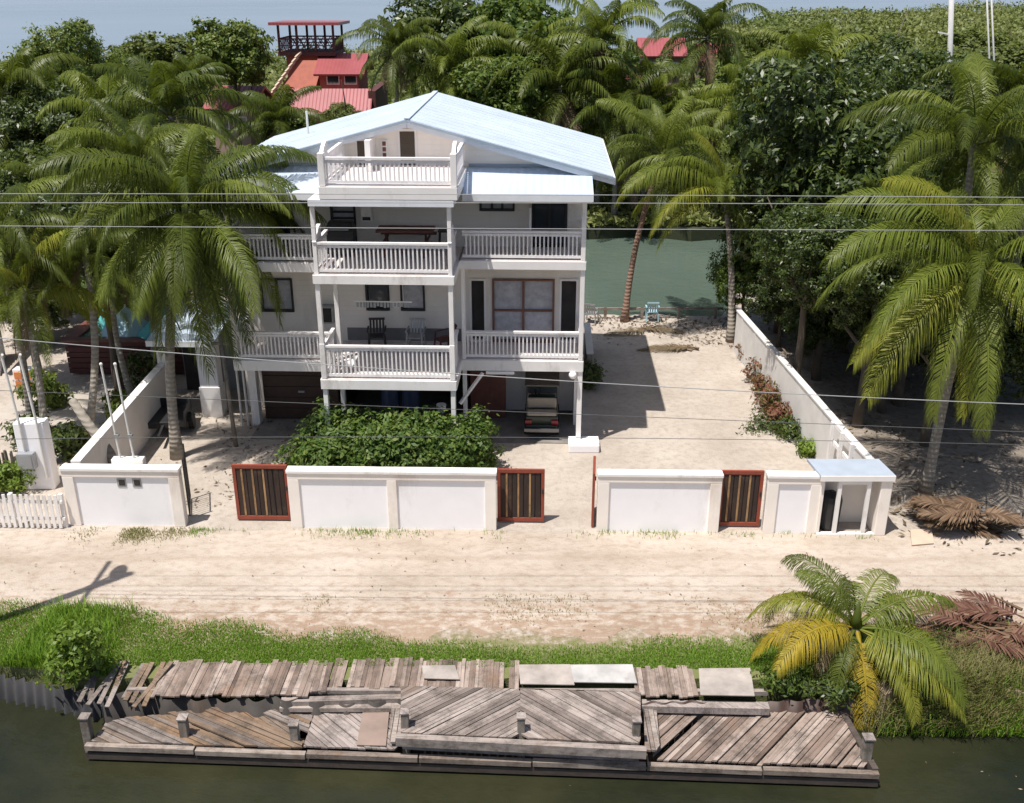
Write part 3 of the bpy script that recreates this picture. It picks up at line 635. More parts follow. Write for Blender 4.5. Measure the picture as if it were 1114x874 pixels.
# porch roofs either side of the top balcony
for nm, u0, u1 in (('porch_roof', 1.66, 5.3), ('porch_roof', -5.6, -2.02)):
    b = MB().slab([(u0, -1.14, 7.90), (u1, -1.14, 7.90), (u1, Wv - .005, 8.32), (u0, Wv - .005, 8.32)], .06)
    pr = b.build(nm, M['roof2'], house)
    MB().box(u0, u1, -1.19, -1.145, 7.70, 7.90).build('fascia', M['fascia'], pr)
    MB().box(u0 + .02, u1 - .04, -1.12, Wv - .01, 7.66, 7.70).build('ceiling', M['soffit'], pr)
for u0, u1 in ((1.7, 5.0), (-5.2, -2.0)): MB().box(u0, u1, Wv - .03, Wv - .004, 8.335, 8.42).build('flashing', M['roofedge'], house)
MB().box(-2.2, 1.38, Wv - .02, Wv - .004, D1 + .01, D1 + .42).build('wall_foot_strip', M_plain('grey_wall_foot', (.17, .17, .18), .7, .15), house)  # dark grey strip along the foot of the porch wall
# decks
def deck(u0, u1, v0, v1, top, beam):
    b = MB(); b.box(u0, u1, v0, v1, top - .06, top); d = b.build('deck', M['deckpaint'], house)
    f = MB(); f.box(u0 - .03, u1 + .03, v0 - .045, v0 - .003, top - beam, top - .02); f.box(u0 - .045, u0 - .003, v0, v1, top - beam, top - .02); f.box(u1 + .003, u1 + .045, v0, v1, top - beam, top - .02)
    f.build('rim_beam', M['white'], d)
    j = MB()
    k = u0 + .3
    while k < u1 - .1: j.box(k, k + .05, v0 + .01, v1 - .01, top - beam + .04, top - .065); k += .5
    j.build('joist', M['soffit'], d)
deck(-2.33, 1.48, Cv, Wv - .01, D1 - .02, .30); deck(-2.33, 1.48, Cv, Wv - .01, D2, .26)
deck(1.54, 5.12, Rv, Wv - .01, D1, .34); deck(1.54, 5.12, Rv, Wv - .01, D2, .26)
deck(-5.35, -2.39, Rv, Wv - .01, D1 - .1, .34); deck(-5.35, -2.39, Rv, Wv - .01, D2 - .12, .28)
deck(-1.98, 1.62, Cv - .02, Wv - .01, D3, .34)
b = MB(); b.box(-2.33, 1.55, Cv - .07, Cv + .1, 7.83, 8.0); b.box(-2.33, -2.2, Cv + .1, Wv - .01, 7.83, 8.0); b.box(1.42, 1.55, Cv + .1, Wv - .01, 7.83, 8.0); b.build('header_beam', M['fascia'], house)
MB().box(-2.2, 1.42, Cv + .1, Wv - .01, 7.95, 7.99).build('ceiling', M['soffit'], house)
# railings
def railing(p0, p1, z0, z1, v=0, gap=.115, name='railing'):
    (u0, v0), (u1, v1) = p0, p1; b = MB(); d = Vector((u1 - u0, v1 - v0, 0)); n = max(1, int(d.length / gap)); dn = d.normalized()
    b.bar((u0, v0, z1 - .03), (u1, v1, z1 - .03), .10, .06); b.bar((u0, v0, z1 - .12), (u1, v1, z1 - .12), .04, .07); b.bar((u0, v0, z0 + .10), (u1, v1, z0 + .10), .05, .08)
    for i in range(1, n):
        q = Vector((u0, v0, 0)) + d * (i / n); b.bar((q.x, q.y, z0 + .13), (q.x, q.y, z1 - .14), .042, .042, up=dn)
    return b.build(name, M['railing'], house)
for top, zr in ((D1 - .02, 3.84), (D2, 6.82)):
    railing((-2.2, Cv + .06), (1.35, Cv + .06), top, zr); railing((-2.26, Cv + .1), (-2.26, Rv - .07), top, zr); railing((1.41, Cv + .1), (1.41, Rv - .07), top, zr)
for top, zr in ((D1, 3.74), (D2, 6.78)): railing((1.6, Rv + .06), (5.0, Rv + .06), top, zr); railing((5.05, Rv + .12), (5.05, Wv - .03), top, zr)
for top, zr in ((D1 - .1, 3.64), (D2 - .12, 6.63)): railing((-5.25, Rv + .06), (-2.45, Rv + .06), top, zr); railing((-5.3, Rv + .12), (-5.3, Wv - .03), top, zr)
railing((-1.9, Cv + .05), (1.54, Cv + .05), D3, 9.11)
for u in (-1.92, 1.56): railing((u, Cv + .1), (u, Wv - .05), D3, 9.11)
# posts
def post(u, v, z0, z1, w=.13, m='white'): MB().box(u - w / 2, u + w / 2, v - w / 2, v + w / 2, z0, z1).build('post', M[m], house, bevel=.01)
for u in (-2.26, 1.41):
    post(u, Cv + .06, 0, D1 - .34); post(u, Cv + .06, D1 - .02, D2 - .27); post(u, Cv + .06, D2, 7.82, .11)
    post(u, Cv + .06, D3 if u > 9 else D1, D1 + 1.04, .15)
for (u, zz) in ((-2.12, 0), ): post(u, Rv, 0, D1 - .34); post(u, Rv, D1, D2 - .27)
for u in (5.07,): post(u, Rv + .06, 0, D1 - .35, .15); post(u, Rv + .06, D1, D2 - .27, .13); post(u, Rv + .06, D2, 7.65, .13)
post(1.6, Rv + .06, 0, D1 - .35, .12); post(1.6, Rv + .06, D1, D2 - .27, .11)
for u in (-5.28,): post(u - .02, Wv - .14, 0, D1 - .45, .26); post(u, Rv + .06, D1 - .1, D2 - .41); post(u, Rv + .06, D2 - .12, 7.65)
for u in (-1.92, 1.56): post(u, Cv + .05, D3, 9.22, .17)
post(-1.05, Wv - .9, D3, 9.25, .16); MB().box(-1.09, -1.01, Wv - .82, Wv - .02, D3, 9.2).build('balcony_divider', M['white'], house)
# rounded scroll ends that top the balcony corner posts
for (u, v, z) in ((-1.92, Cv + .05, 9.11), (1.56, Cv + .05, 9.11), (-2.26, Cv + .06, 6.84), (1.41, Cv + .06, 6.84)):
    b = MB(); n = 9; pr = [(v - .08, z)] + [(v - .08 + .6 * i / n, z + .34 * math.sin(math.pi / 2 * i / n)) for i in range(1, n + 1)] + [(v + .52, z)]
    k = len(pr); b.add([(u - .05, y, zz) for y, zz in pr] + [(u + .05, y, zz) for y, zz in pr], [tuple(range(k)), tuple(range(2 * k - 1, k - 1, -1))] + [(i, (i + 1) % k, k + (i + 1) % k, k + i) for i in range(k)])
    b.build('scroll_end', M['white'], house)
# diagonal brace and eave lamp at the carport
MB().bar((1.5, -1.4, 1.65), (2.15, -.9, 2.42), .08, .08).build('brace', M['white'], house)
MB().box(2.25, 3.1, -1.0, -.94, 2.42, 2.50).build('tube_light', M['white'], house)
MB().ball((4.85, -.98, 2.42), .12, 12, 8).build('lamp_globe', M['white'], house, smooth=True)
# windows and doors
def window(h, frame='brown', pane='glass', mull=0, bars=0, name='window', label=None, fw=.06):
    u0, u1, z0, z1 = h; b = MB()
    b.box(u0 - fw, u0, Wv - .04, Wv + .12, z0 - fw, z1 + fw); b.box(u1, u1 + fw, Wv - .04, Wv + .12, z0 - fw, z1 + fw)
    b.box(u0, u1, Wv - .04, Wv + .12, z1, z1 + fw); b.box(u0, u1, Wv - .05, Wv + .12, z0 - fw, z0)
    for k in range(1, mull + 1): u = u0 + (u1 - u0) * k / (mull + 1); b.box(u - .035, u + .035, Wv - .02, Wv + .1, z0, z1)
    for k in range(1, bars + 1): z = z0 + (z1 - z0) * k / (bars + 1); b.box(u0, u1, Wv - .015, Wv + .06, z - .025, z + .025)
    f = b.build(name, M[frame], house); 
    if label: f['label'] = label
    MB().box(u0 + .002, u1 - .002, Wv + .07, Wv + .09, z0 + .002, z1 - .002).build('pane', M[pane], f); return f
window((2.42, 4.22, D1 + .07, 4.86), 'doorframe', 'curtain', 1, 1, 'french_door', 'brown double french door with pale curtains')
window((1.72, 2.11, D1 + .07, 4.86), 'white', 'dark', 0, 0, 'side_light'); window((4.49, 4.94, D1 + .07, 4.88), 'white', 'dark', 0, 0, 'side_light')
window((-1.5, -.88, 3.92, 4.7), 'black', 'glass', 0, 0); window((-.42, .22, 3.92, 4.71), 'black', 'curtain', 0, 0)
window((-4.79, -3.88, 3.84, 4.81), 'black', 'curtain', 1, 0)
window((2.06, 2.99, 7.08, 7.39), 'black', 'curtain', 2, 0); window((3.61, 4.56, D2 + .07, 7.36), 'black', 'glass', 1, 0, 'sliding_door')
window((-4.34, -3.81, D2 + .16, 7.19), 'black', 'dark', 0, 0); window((-2.42, -1.78, D2 + .07, 7.14), 'black', 'curtain', 0, 5, 'louvre_door')
b = MB(); b.box(3.5, 3.56, Wv - .7, Wv - .03, D2 + .03, 7.3); b.build('open_door_leaf', M['white'], house)
# gable doors on the top balcony (stand 3 cm proud of the wall)
def panel(u0, u1, z0, z1, m, slats, name):
    f = MB().box(u0 - .06, u1 + .06, Wv - .035, Wv - .003, z0, z1 + .06).build(name, M['white'], house)
    b = MB().box(u0, u1, Wv - .05, Wv - .037, z0 + .02, z1)
    for k in range(slats): z = z0 + .06 + (z1 - z0 - .1) * k / slats; b.box(u0 + .04, u1 - .04, Wv - .065, Wv - .052, z, z + (z1 - z0) / slats * .7)
    b.build('leaf', M[m], f)
panel(-.29, .14, D3, 9.34, 'olive', 12, 'balcony_door'); panel(-1.55, -1.29, D3, 9.06, 'olive', 0, 'balcony_door')
f = MB().box(-.86, -.66, Wv - .03, Wv - .003, 8.55, 9.1).build('glass_block_strip', M['white'], house)
b = MB()
for k in range(3): b.box(-.81, -.71, Wv - .045, Wv - .032, 8.6 + k * .165, 8.72 + k * .165)
b.build('glass_block', M['redbrown'], f)
b = MB(); b.box(-1.5, -1.18, Wv - .28, Wv - .01, 6.75, 7.2); ac = b.build('wall_unit', M['white'], house); MB().box(-1.46, -1.22, Wv - .29, Wv - .282, 6.78, 6.88).build('grille', M['dark'], ac)
b = MB(); b.box(-3.0, -2.55, Wv - .25, Wv - .01, 3.5, 4.05); ac = b.build('wall_unit', M['metal'], house); MB().box(-2.96, -2.6, Wv - .26, Wv - .252, 3.55, 4.0).build('grille', M['dark'], ac)
# drain pipes at the left corner
for u in (-5.75, -5.55): MB().tube([(u, .1, 0), (u, .1, 2.4)], .035, 8).build('drain_pipe', M['pipe'], house)

# ------------------------------------------------------------------ things on the balconies and under the house
def at_house(name, label, cat, u, v, z, rz=0, group=None): return thing(name, label, cat, HW(u, v, z), -HA + rz, group)
t = at_house('picnic_table', 'dark brown picnic table by the wall of the middle balcony', 'table', -.1, -.35, D2 + .005)
MB().box(-.85, .85, -.38, .38, .70, .76).build('table_top', M['redbrown'], t)
for s in (-1, 1):
    b = MB(); b.bar((s * .6, -.6, 0), (s * .6, .2, .70), .05, .09); b.bar((s * .6, .6, 0), (s * .6, -.2, .70), .05, .09); b.bar((s * .64, -.68, .40), (s * .64, .68, .40), .04, .08); b.build('leg', M['redbrown'], t)
    MB().box(-.85, .85, s * .66 - .13, s * .66 + .13, .44, .48).build('bench', M['redbrown'], t)
t = at_house('barbecue_grill', 'black covered barbecue in front of the louvred door', 'grill', -1.95, -.6, D2 + .005)
b = MB(); b.prism([(-.42, -.3), (.42, -.3), (.42, .3), (-.42, .3)], .55, .8); b.add([(-.42, -.3, .8), (.42, -.3, .8), (.42, .3, .8), (-.42, .3, .8), (-.35, -.1, 1.02), (.35, -.1, 1.02), (.35, .2, 1.02), (-.35, .2, 1.02)], [(0, 1, 5, 4), (1, 2, 6, 5), (2, 3, 7, 6), (3, 0, 4, 7), (4, 5, 6, 7)]); b.build('lid', M['black'], t, bevel=.02)
b = MB(); b.box(-.38, .38, -.26, .26, .1, .549); b.build('cart', M['black'], t)
for x in (-.3, .3): MB().tube([(x, -.22, .09), (x + .03, -.22, .09)], .09, 12).build('wheel', M['rubber'], t)
MB().bar((-.3, -.36, .85), (.3, -.36, .85), .03, .03).build('handle', M['metal'], t)
t = at_house('bar_stool', 'dark stool at the right end of the picnic table', 'stool', 1.05, -.35, D2 + .005)
MB().box(-.2, .2, -.2, .2, .68, .74).build('seat', M['black'], t, bevel=.015)
for x in (-1, 1):
    for y in (-1, 1): MB().bar((x * .2, y * .2, 0), (x * .15, y * .15, .68), .04, .04).build('leg', M['black'], t)
def plastic_chair(label, u, v, z, rz, m, loc=None, group=None):
    t = at_house('patio_chair', label, 'chair', u, v, z, rz, group) if loc is None else thing('patio_chair', label, 'chair', loc, rz, group)
    MB().box(-.24, .24, -.22, .24, .40, .44).build('seat', M[m], t, bevel=.012)
    b = MB(); 
    for k in range(5): b.bar((-.2 + k * .1, .22, .46), (-.2 + k * .1, .32, .86), .06, .02)
    b.bar((-.25, .325, .88), (.25, .325, .88), .03, .07); b.build('backrest', M[m], t)
    for x in (-1, 1):
        MB().bar((x * .27, -.22, .62), (x * .27, .26, .66), .05, .03).build('arm', M[m], t)
        for y in (-1, 1): MB().bar((x * .26, y * .25, 0), (x * .23, y * .2, .40 if y > 0 else .6), .045, .045).build('leg', M[m], t)
    return t
plastic_chair('white plastic chair at the left corner of the lower middle balcony', -1.8, -1.85, D1 - .01, 2.6, 'white', group='balcony chairs')
plastic_chair('dark slatted chair by the wall of the lower middle balcony', -1.15, -.2, D1 - .01, 0.1, 'black', group='balcony chairs')
plastic_chair('grey slatted chair below the right window of the lower balcony', .05, -.2, D1 - .01, -.1, 'metal', group='balcony chairs')
plastic_chair('plum coloured chair turned sideways at the right end of the lower balcony', .95, -.4, D1 - .01, -1.1, 'darkred', group='balcony chairs')
t = at_house('hanging_clothes_airer', 'white bar with small hanging pieces in front of the two lower balcony windows', 'airer', -.62, -1.6, 4.82)
b = MB(); b.tube([(-.85, 0, .08), (.85, 0, .08)], .02, 8); b.tube([(-.6, 0, .08), (-.6, 0, .85)], .008, 5); b.tube([(.6, 0, .08), (.6, 0, .85)], .008, 5); b.build('bar', M['white'], t)
b = MB(); rr = random.Random(5)
for k in range(16): x = -.78 + k * .1; b.box(x, x + .07, -.01, .01, -.05 - rr.random() * .06, .055)
b.build('hanging_pieces', M['metal'], t)
for (u, lab) in ((-1.0, 'dark blue barrel standing in the shadow behind the hedge'), (-.35, 'blue grey barrel beside the dark blue one under the house')):
    t = at_house('storage_barrel', lab, 'barrel', u, .7, .035, 0, 'barrels under the house')
    MB().tube([(0, 0, 0), (0, 0, .1), (0, 0, .5), (0, 0, .9), (0, 0, 1.15)], [.27, .3, .31, .3, .27], 16).build('body', M['blueplastic'], t, smooth=False); MB().tube([(0, 0, 1.152), (0, 0, 1.19)], .26, 16).build('lid', M['black'], t)
t = at_house('white_bucket', 'small white bucket on a post above the hedge at its right end', 'bucket', .95, -1.5, 0)
MB().tube([(0, 0, 0), (0, 0, 1.45)], .04, 8).build('stake', M['pole'], t); MB().tube([(0, 0, 1.45), (0, 0, 1.7)], [.11, .15], 12).build('bucket', M['white'], t)

# golf cart, seen from behind
t = thing('golf_cart', 'dark golf cart with beige rear seat parked under the right balcony', 'golf cart', (G(589, 477).x, G(589, 477).y, 0.03), -HA)
b = MB(); b.box(-.5, .5, .0, 1.95, .28, .42); b.box(-.52, .52, .05, .75, .42, .70); b.box(-.5, .5, .62, 1.2, .42, .66); b.add([(-.5, 1.55, .42), (.5, 1.55, .42), (.5, 2.0, .42), (-.5, 2.0, .42), (-.44, 1.62, .85), (.44, 1.62, .85), (.42, 1.9, .72), (-.42, 1.9, .72)], [(0, 1, 5, 4), (1, 2, 6, 5), (2, 3, 7, 6), (3, 0, 4, 7), (4, 5, 6, 7), (3, 2, 1, 0)]); b.build('body', M['cartbody'], t, bevel=.03)
MB().box(-.47, .47, .05, .42, .72, .82).build('rear_seat', M['beige'], t, bevel=.03)
MB().box(-.47, .47, .46, .55, .84, 1.18).build('rear_backrest', M['beige'], t, bevel=.03)
MB().box(-.47, .47, .75, 1.15, .68, .78).build('front_seat', M['beige'], t, bevel=.03)
MB().box(-.47, .47, .60, .70, .80, 1.15).build('front_backrest', M['black'], t, bevel=.03)
MB().box(-.5, .5, -.22, .0, .26, .31).box(-.48, .48, -.2, -.02, .31, .33).build('foot_rest', M['black'], t, bevel=.01)
MB().box(-.56, .56, -.27, -.225, .30, .42).build('bumper', M['chrome'], t, bevel=.015)
for s in (-1, 1):
    MB().box(s * .42 - .11, s * .42 + .11, -.03, .045, .46, .60).build('tail_light', M['redlight'], t, bevel=.01)
    for y in (.1, 1.72): MB().tube([(s * .50, y, .72 if y < 1 else .8), (s * .47, y + (.05 if y < 1 else -.35), 1.78)], .022, 8).build('roof_strut', M['black'], t)
    for y in (.35, 1.6):
        w = MB().tube([(s * .38, y, .24), (s * .56, y, .24)], .24, 20).build('wheel', M['rubber'], t); MB().tube([(s * .565, y, .24), (s * .575, y, .24)], .13, 14).build('hub', M['chrome'], w)
MB().box(-.55, .55, -.05, 1.5, 1.78, 1.83).build('roof', M['cartroof'], t, bevel=.02)
pts = [(-.22 + .17 * math.cos(a), 1.32 + .08 * math.sin(a), 1.12 + .15 * math.sin(a)) for a in [2 * math.pi * i / 16 for i in range(17)]]
b = MB(); b.tube(pts, .018, 6); b.tube([(-.22, 1.32, 1.12), (-.22, 1.6, .85)], .02, 6); b.build('steering_wheel', M['black'], t)
b = MB(); b.box(-.47, .47, 1.58, 1.595, .9, 1.7); b.build('windscreen', M_glass('cart_screen', (.1, .11, .11)), t)
t = tag(MB().prism([Q2(1.76, 21.3), Q2(2.72, 21.3), Q2(2.74, 21.88), Q2(1.78, 21.88)], 0, .27).build('concrete_footing', M['stucco'], bevel=.03), 'white concrete block at the foot of the right house post', 'concrete block')

# ------------------------------------------------------------------ front wall, gates, side walls
def wall_seg(label, px0, px1, panels, h=1.74, Yf=17.5, name='front_wall', extra=None):
    y0 = 17.5; x0 = G(px0, 573).x; x1 = G(px1, 577).x; ya = G(px0, 572 + (px0 - 80) * .0115).y; yb = G(px1, 572 + (px1 - 80) * .0115).y
    L = math.hypot(x1 - x0, yb - ya); t = thing(name, label, 'garden wall', (x0, ya, 0), math.atan2(yb - ya, x1 - x0), 'white garden walls along the road')
    b = MB(); b.box(0, L, .05, .20, 0, h - .1); body = b.build('panel', M['stucco'], t)
    f = MB(); n = len(panels); fw = .30
    edges = [0] + panels + [1]
    for i, e in enumerate(edges):
        c = e * L; a0, a1 = (0, fw) if i == 0 else (L - fw, L) if i == len(edges) - 1 else (c - .13, c + .13)
        f.box(a0, a1, 0, .25, 0, h - .27)
    f.box(0, L, 0, .25, h - .27, h - .1); f.build('border', M['cream'], t, bevel=.012)
    MB().box(-.02, L + .02, -.03, .28, h - .1, h).build('coping', M['white'], t, bevel=.02)
    return t, L, (x0, ya, math.atan2(yb - ya, x1 - x0))
w_left, Ll, wl = wall_seg('white wall block with two grey meter openings beside the picket fence', 76, 200, [])
for x in (Ll * .50, Ll * .63):
    f = MB().box(x - .12, x + .12, .035, .049, 1.18, 1.42).build('meter_window', M['metal'], w_left); MB().box(x - .07, x + .09, .025, .034, 1.22, 1.38).build('meter', M['dark'], f)
w_mid, Lm, wm = wall_seg('long white two panel wall in front of the green hedge', 318, 540, [.5])
w_right, Lr, wr = wall_seg('white one panel wall right of the open drive entrance', 648, 780, [])
w_r2, Lr2, wr2 = wall_seg('short white wall between the right slatted gate and the bin shed', 826, 886, [])
def slat_gate(label, px0, px1, py, h=1.62, rot=None, n=7, seed=1):
    a = G(px0, py); c = G(px1, py + .6); Wd = (c - a).length; t = thing('slatted_gate', label, 'gate', (a.x, a.y + .06, .04), math.atan2(c.y - a.y, c.x - a.x) if rot is None else rot, 'slatted gates in the front wall')
    f = MB(); e = .09; f.box(0, Wd, 0, .07, 0, .12); f.box(0, Wd, 0, .07, h - .11, h); f.box(0, e, .002, .072, .12, h - .11); f.box(Wd - e, Wd, .002, .072, .12, h - .11); f.build('gate_frame', M['gatefr'], t, bevel=.008)
    rr = random.Random(seed); s = MB(); w = (Wd - 2 * e) / n
    MB().box(e, Wd - e, .045, .055, .12, h - .11).build('backing', M['dark'], t)
    for k in range(n): 
        u0 = e + k * w + .008; u1 = u0 + w - .022 - rr.random() * .012
        s.add([(u0, .02, .12), (u1, .02, .12), (u1 + rr.uniform(-.02, .01), .02, h - .11), (u0 + rr.uniform(-.01, .02), .02, h - .11)], [(0, 1, 2, 3)]); s.add([(u0, .04, .12), (u1, .04, .12), (u1, .04, h - .11), (u0, .04, h - .11)], [(3, 2, 1, 0)])
    s.build('slat_panel', M['gateslat'], t)
    p = MB()
    for k in (1, 3, 5): 
        if k < n: u0 = e + k * w - .015; p.box(u0, u0 + .05, .006, .018, .14, h - .13)
    p.build('pale_slat', M_wood('honey_slats' + str(seed), [(.32, .17, .07), (.40, .25, .12)], (1, 1, .2)), t)
    MB().box(Wd - .07, Wd - .03, -.03, -.002, h * .55, h * .62).build('latch', M['black'], t)
slat_gate('red framed slatted gate left of the long two panel wall', 258, 317, 568, 1.66, n=9, seed=1)
slat_gate('red framed slatted gate at the left side of the open drive entrance', 541, 592, 570, 1.58, n=7, seed=2)
slat_gate('red framed slatted gate with pale strips next to the short right wall', 780, 826, 575, 1.66, n=7, seed=3)
slat_gate('gate leaf swung inwards behind the right side of the drive entrance', 646, 690, 576, 1.6, rot=R(85), n=7, seed=4)
a = G(200, 568); t = thing('iron_gate', 'thin black iron gate leaf swung open beside the left wall block', 'gate', (a.x + .12, a.y + .2, .04), R(106))
b = MB(); b.bar((0, 0, .05), (1.15, 0, .05), .03, .03); b.bar((0, 0, 1.6), (1.15, 0, 1.6), .03, .03); b.bar((0, 0, .05), (0, 0, 1.75), .04, .04); b.bar((1.15, 0, .05), (1.15, 0, 1.7), .04, .04); b.build('gate_frame', M['black'], t)
b = MB()
for k in range(1, 10): b.bar((k * .115, 0, .06), (k * .115, 0, 1.6), .016, .016)
b.build('bars', M['black'], t)
# right side wall (stepping along the lot), with a white board rail near the shed
def side_wall(label, pts, h, th, mat, cop, name='side_wall', cat='garden wall'):
    t = thing(name, label, cat, (pts[0][0], pts[0][1], 0)); o = Vector((*pts[0], 0)); b = MB(); c = MB()
    for (a, d) in zip(pts[:-1], pts[1:]):
        a, d = Vector((*a, 0)) - o, Vector((*d, 0)) - o; dr = (d - a).normalized(); r = dr.cross(Vector((0, 0, 1))) * th / 2
        q = [a - r, a + r, d + r, d - r]; b.prism([(p.x, p.y) for p in q], 0, h)
        r *= 1.35; q = [a - r, a + r, d + r, d - r]; c.prism([(p.x, p.y) for p in q], h + .002, h + .07)
    b.build('panel', mat, t); c.build('coping', cop, t, bevel=.01); return t, o
rw0 = G(962, 517, 1.74); rw1 = G(804, 337, 1.74)
dr = (rw1 - rw0).normalized(); rpts = [(rw0.x, rw0.y + .6), ((rw0 + dr * 2.3).x, (rw0 + dr * 2.3).y), ((rw0 + dr * 7).x, (rw0 + dr * 7).y), (rw1.x, rw1.y)]
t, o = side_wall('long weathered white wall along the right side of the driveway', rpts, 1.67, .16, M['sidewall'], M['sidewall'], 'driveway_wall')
b = MB(); L_ = (Vector((*rpts[-1], 0)) - o); k = .0
for i in range(8):
    p = L_ * (i + .5) / 8; d = L_.normalized(); r = d.cross(Vector((0, 0, 1))) * .1; q = [p - r - d * .11, p + r - d * .11, p + r + d * .11, p - r + d * .11]; b.prism([(v.x, v.y) for v in q], 0, 1.66)
b.build('pillar', M['sidewall'], t)
lp = [G(77, 507, 1.74), G(180, 391, 1.74)]
t, o = side_wall('cream garden wall running back on the left side of the yard', [(lp[0].x, lp[0].y + .3), (lp[1].x, lp[1].y)], 1.67, .2, M['cream'], M['white'], 'yard_wall')
b = MB(); b.box(-.2, .2, (lp[1].y - lp[0].y - .55), (lp[1].y - lp[0].y - .15), 0, 2.1); b.v = [(x + lp[1].x - lp[0].x, y, z) for x, y, z in b.v]; b.build('end_pillar', M['cream'], t, bevel=.02)
# bin shed with blue roof
sx0, sx1, sy0 = G(886, 580).x, G(962, 582).x, G(925, 583).y; sy1 = sy0 + .85
t = thing('bin_shed', 'small open fronted shed with flat pale blue roof at the right end of the wall', 'shed', (sx0, sy0, 0))
wd = sx1 - sx0; dp = sy1 - sy0
MB().slab([(-.08, -.02, 1.80), (wd + .02, -.02, 1.80), (wd - .12, dp + .05, 1.83), (-.2, dp + .05, 1.83)], .07).build('roof', M_plain('flat_shed_roof', (.36, .41, .48), .6, .12, 2.0, dirt=(.4, .4, .4)), t)
MB().box(-.08, wd + .02, -.055, -.022, 1.64, 1.79).build('fascia', M['white'], t)
MB().box(wd - .30, wd, .0, dp, 0, 1.72).build('right_wall', M['cream'], t, bevel=.02)
MB().box(0, .08, .05, dp, 0, 1.72).box(.08, wd - .31, dp - .1, dp, 0, 1.72).build('wall', M['cream'], t)
b = MB(); b.box(.42, .52, .0, .08, .06, 1.62); b.box(1.18, 1.28, .0, .08, .06, 1.62); b.box(.52, 1.18, .0, .08, 1.52, 1.62); b.box(.0, wd - .31, -.02, .12, .0, .06); b.build('door_frame', M['white'], t)
t = thing('waste_bin', 'black round topped bin inside the bin shed', 'bin', (sx0 + .42, sy0 + .42, .01))
MB().tube([(0, 0, 0), (0, 0, .1), (0, 0, .85), (0, 0, 1.0), (0, 0, 1.08)], [.24, .27, .30, .26, .12], 16).build('body', M['black'], t); MB().tube([(0, 0, 1.082), (0, 0, 1.12)], [.1, .06], 10).build('lid_knob', M['black'], t)
t = thing('board_rail', 'white railing of two boards behind the bin shed roof', 'railing', (rw0.x - .35, rw0.y + 1.35, 0), math.atan2(dr.y, dr.x))
b = MB(); b.bar((0, 0, 1.9), (1.6, 0, 1.9), .06, .12); b.bar((0, 0, 1.35), (1.6, 0, 1.35), .06, .12); b.build('board', M['white'], t)
for x in (.05, .8, 1.55): MB().box(x - .05, x + .05, .04, .12, 0, 1.98).build('post', M['white'], t)
# driveway border plants
rs = random.Random(11)
for i, (px, py, s, m, lab) in enumerate(((812, 380, .4, 'leafred', 'small reddish plant at the foot of the far driveway wall'), (831, 430, .5, 'leafred', 'reddish brown plant just past the middle of the driveway border'), (847, 460, .45, 'leafred', 'low reddish plant beside the dark shade patch'), (818, 392, .55, 'leafred', 'reddish bush nearest the far end of the driveway wall'), (824, 415, .6, 'leafred', 'red brown leafy plant in the middle of the driveway border'), (838, 445, .55, 'leafred', 'sparse reddish plant along the driveway border in wall shade'), (858, 474, .4, 'leafd', 'dark low plant in the driveway border near the wall rail'), (880, 494, .3, 'leafl', 'small bright green plant behind the bin shed'))):
    shrub('border_plant', lab, G(px, py), [(0, 0, s * .7, s, s * .75), (.3, .5, s * .5, s * .7, s * .5)], 60, 16, .16, .4, .10, M[m], 60 + i, 'plant', 6, 'plants along the driveway')

# ------------------------------------------------------------------ hedge bush
hb = []
rr = random.Random(21)
for i in range(18):
    x = -6.1 + 5.0 * i / 17; hb.append((x + rr.uniform(-.1, .1), 19.6 + rr.uniform(-.35, .5), .76 + rr.uniform(-.25, .22) - (.4 if i < 3 else 0), rr.uniform(.55, .75), rr.uniform(.75, 1)))
for i in range(8): hb.append((-5.6 + 4.4 * i / 7, 20.4 + rr.uniform(-.2, .2), .9 + rr.uniform(-.22, .2), .65, .95))
hb = [(*Q2(a, b_), c, d, e) for a, b_, c, d, e in hb]; o = Vector((*Q2(-3.6, 19.8), 0)); hb = [(a - o.x, b_ - o.y, c, d, e) for a, b_, c, d, e in hb]
t = thing('leafy_hedge', 'wide dense green hedge in front of the middle of the house', 'hedge', o)
V, F = crown_arrays(hb, 2300, 22, .155, .5, .12, 77, .5); link('foliage', np_mesh('foliage', V, F, M['hedge']), t)
b = MB()
for l in hb: b.tube([(l[0], l[1], -.05), (l[0] + .1, l[1], .5), (l[0], l[1] + .1, 1.3)], [.04, .03, .01], 6)
b.build('stem', M['bark'], t)

# ------------------------------------------------------------------ left neighbour's things
pf0, pf1 = G(-40, 574), G(76, 576); t = thing('picket_fence', 'white picket fence at the left end of the road', 'fence', (pf0.x, pf0.y, 0), math.atan2(pf1.y - pf0.y, pf1.x - pf0.x))
L_ = (pf1 - pf0).length - .1; b = MB(); n = int(L_ / .155)
for i in range(n): x = i * .155; b.prism([(x, 0), (x + .085, 0), (x + .085, .025), (x, .025)], .03, 1.02)
b.build('picket', M['white'], t); MB().box(0, L_, .03, .07, .25, .33).box(0, L_, .03, .07, .75, .83).build('rail', M['white'], t)
for x in (.05, L_ / 2, L_ - .05): MB().box(x - .05, x + .05, .08, .18, 0, 1.0).build('post', M['white'], t)
c = G(42, 545); t = thing('meter_pillar', 'white masonry pillar with grey meter box behind the picket fence', 'pillar', (G(44, 533).x, G(44, 533).y, 0), .05)
MB().box(-.42, .42, 0, .45, 0, 2.1).build('pillar', M['stucco'], t, bevel=.03)
bx = MB().box(-.40, .08, -.22, -.003, .75, 1.25).build('meter_box', M['metal'], t, bevel=.02); MB().box(-.34, .02, -.235, -.222, .8, 1.2).build('box_door', M['metal'], bx)
